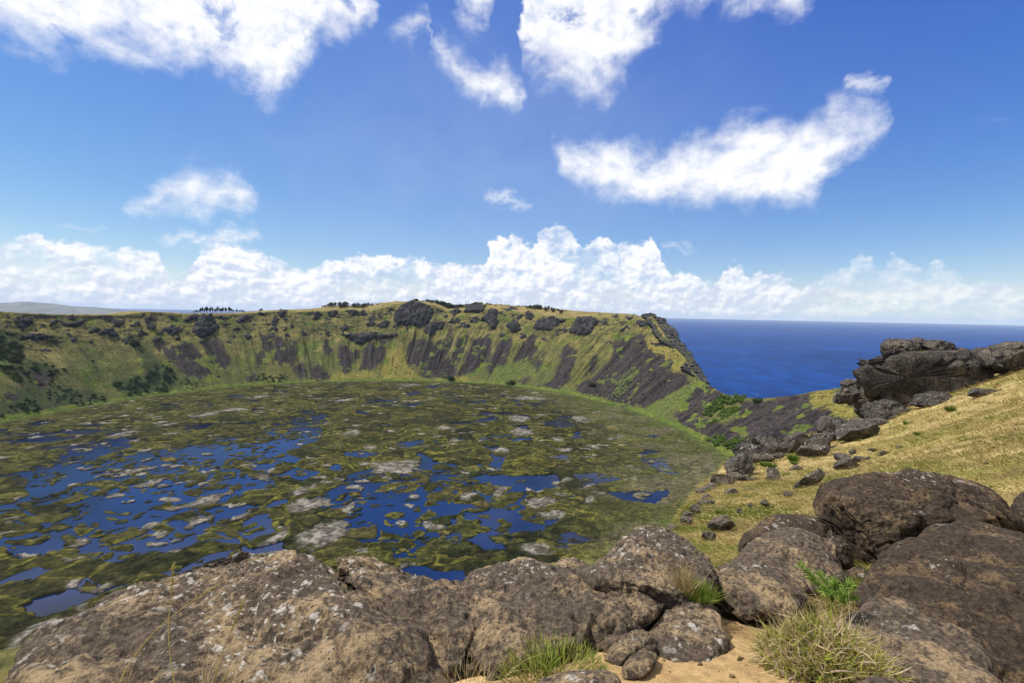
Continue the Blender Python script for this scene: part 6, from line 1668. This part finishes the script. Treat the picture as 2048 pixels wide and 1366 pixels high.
def stalk(label, pts, wd, head, seed):
    """One long grass stalk through the given points, with a narrow seed head."""
    p = np.array([P_at(*q) for q in pts]); base = p[0].copy(); p = p - base
    t = np.linspace(0, 1, len(p)); tt = np.linspace(0, 1, 40)
    c = np.stack([np.interp(tt, t, p[:, k]) for k in range(3)], 1)
    for _ in range(6): c[1:-1] = (c[:-2] + c[1:-1] * 2 + c[2:]) / 4
    parts = [tube(c[k], c[k + 1] + (c[k + 1] - c[k]) * .05, wd * (1 - .6 * tt[k]), wd * (1 - .6 * tt[k + 1]), (.34, .27, .09), 5) for k in range(39)]
    if head:
        r = np.random.default_rng(seed); n = 70; i = r.uniform(40 - 40 * head, 38.9, n); j = i.astype(int); f = (i - j)[:, None]
        root = c[j] * (1 - f) + c[j + 1] * f; ax = c[-1] - c[-8]; ax /= np.linalg.norm(ax)
        d = ax + r.normal(size=(n, 3)) * .22; d /= np.linalg.norm(d, axis=1, keepdims=True)
        parts.append(blades(root, d, np.full(n, .022), np.full(n, .0028), r.normal(size=(n, 3)) * .05, np.tile(C(.30, .27, .07), (n, 1)), np.tile(C(.40, .34, .13), (n, 1)), 2, 1))
    V, Q, Cc = merge(parts)
    tag(link('grass_stalk', mesh_np('grass_stalk', V, Q, mat=GRASS_M, attrs={'alb': Cc}), loc=base), label, 'grass stalk')
stalk('long straw stalk arching up right across the left boulder', [(225, 1400, 1.8), (255, 1330, 1.9), (310, 1260, 2.0), (380, 1205, 2.1), (432, 1172, 2.15)], .0028, .3, 1)
stalk('upright stalk with a narrow green seed head over the left boulder', [(356, 1400, 1.75), (342, 1330, 1.8), (336, 1250, 1.85), (343, 1190, 1.9), (347, 1130, 1.9)], .0026, .28, 2)
stalk('pale leaning stalk between the arching stalk and the crack', [(415, 1400, 1.8), (432, 1340, 1.85), (458, 1270, 1.9), (486, 1205, 1.95)], .0022, .35, 3)

clump('grass_tuft', 'yellow grass growing on the ledge on top of the crag', 'grass', P_at(1862, 716, 62.0), 900, 1.0, .10, 1.1, (-.2, 0), [(.30, .27, .06), (.40, .32, .13), (.22, .22, .04)], 44, .3, .3, 2.6, segs=2)
clump('grass_tuft', 'yellow grass between the crag and the skyline boulders', 'grass', P_at(1925, 712, 64), 700, .9, .10, 1.1, (-.2, 0), [(.30, .27, .06), (.40, .32, .13), (.36, .27, .11)], 45, .3, .3, 2.2, segs=2)
WD = 'green weeds dotted over the dry slope'
for k, (zx, zy, h, lab) in enumerate([(555, 895, 44, 'tallest green weed near the edge rocks'), (425, 935, 36, 'green weed beside the small upright rock'), (515, 1000, 40, 'green weed in front of the oval rock'),
        (1470, 910, 34, 'bushy green weed above the overhanging boulder'), (1430, 810, 32, 'green weed in mid slope above the bushy one'), (1810, 850, 30, 'green weed near the right edge of the slope'),
        (122, 1210, 34, 'green weed low on the slope by the pointed boulder'), (560, 915, 24, 'low green weed at the foot of the tallest one'), (380, 925, 30, 'green weed nearest the pale edge rock'),
        (825, 1015, 18, 'small flat green weed in the open dry grass'), (1320, 890, 26, 'pale green weed left of the bushy one'), (1485, 600, 36, 'broad green patch high under the crag'),
        (1230, 680, 26, 'green weed below the crag ledges'), (740, 960, 22, 'green weed beside the tall tilted rock'), (300, 950, 34, 'grassy green weed beside the pale topped rock'), (1740, 1050, 18, 'tiny weed above the overhanging boulder'),
        (1650, 910, 24, 'thin green weed right of the bushy one'), (930, 745, 24, 'green grass at the foot of the crag block'), (1290, 740, 26, 'yellow green weed under the crag, upper slope'), (120, 1090, 24, 'yellow green weed at the slope edge by the lake')]):
    px, py = Z4([(zx, zy)])[0]; D = ground_hit(px, py)
    if D is None: continue
    hm = h / 2.969 * D / F_PX
    clump('green_weed', lab, 'weed', on_ground(px, py, D, .03), 150, hm * 1.25, hm * .10, 1.3 if h < 30 else .8, (0, 0), [(.075, .14, .02), (.11, .18, .028), (.055, .10, .016)], 50 + k, .3, .25, hm * .45, group=WD, segs=2)

# ---------------------------------------------------------------- sea air
def build_haze():
    m, t = new_mat('sea_air')
    v = t.n('ShaderNodeVolumePrincipled', {'Color': (0.66, 0.80, 1.0), 'Density': HAZE, 'Anisotropy': 0.0})
    v.inputs['Density Attribute'].default_value = ''
    out = t.n('ShaderNodeOutputMaterial'); t.t.links.new(v.outputs[0], out.inputs['Volume'])
    try: m.cycles.homogeneous_volume = True
    except Exception: pass
    a, z0, z1 = 72000.0, SEA_Z - 40, 240.0
    V = [(x, y, z) for z in (z0, z1) for x, y in ((-a, -a), (a, -a), (a, a), (-a, a))]
    Q = [(3, 2, 1, 0), (4, 5, 6, 7), (0, 1, 5, 4), (1, 2, 6, 5), (2, 3, 7, 6), (3, 0, 4, 7)]
    tag(link('haze', mesh_np('haze', V, Q, mat=m, smooth=False)), kind='stuff')
HAZE = 1.7e-5
build_haze()
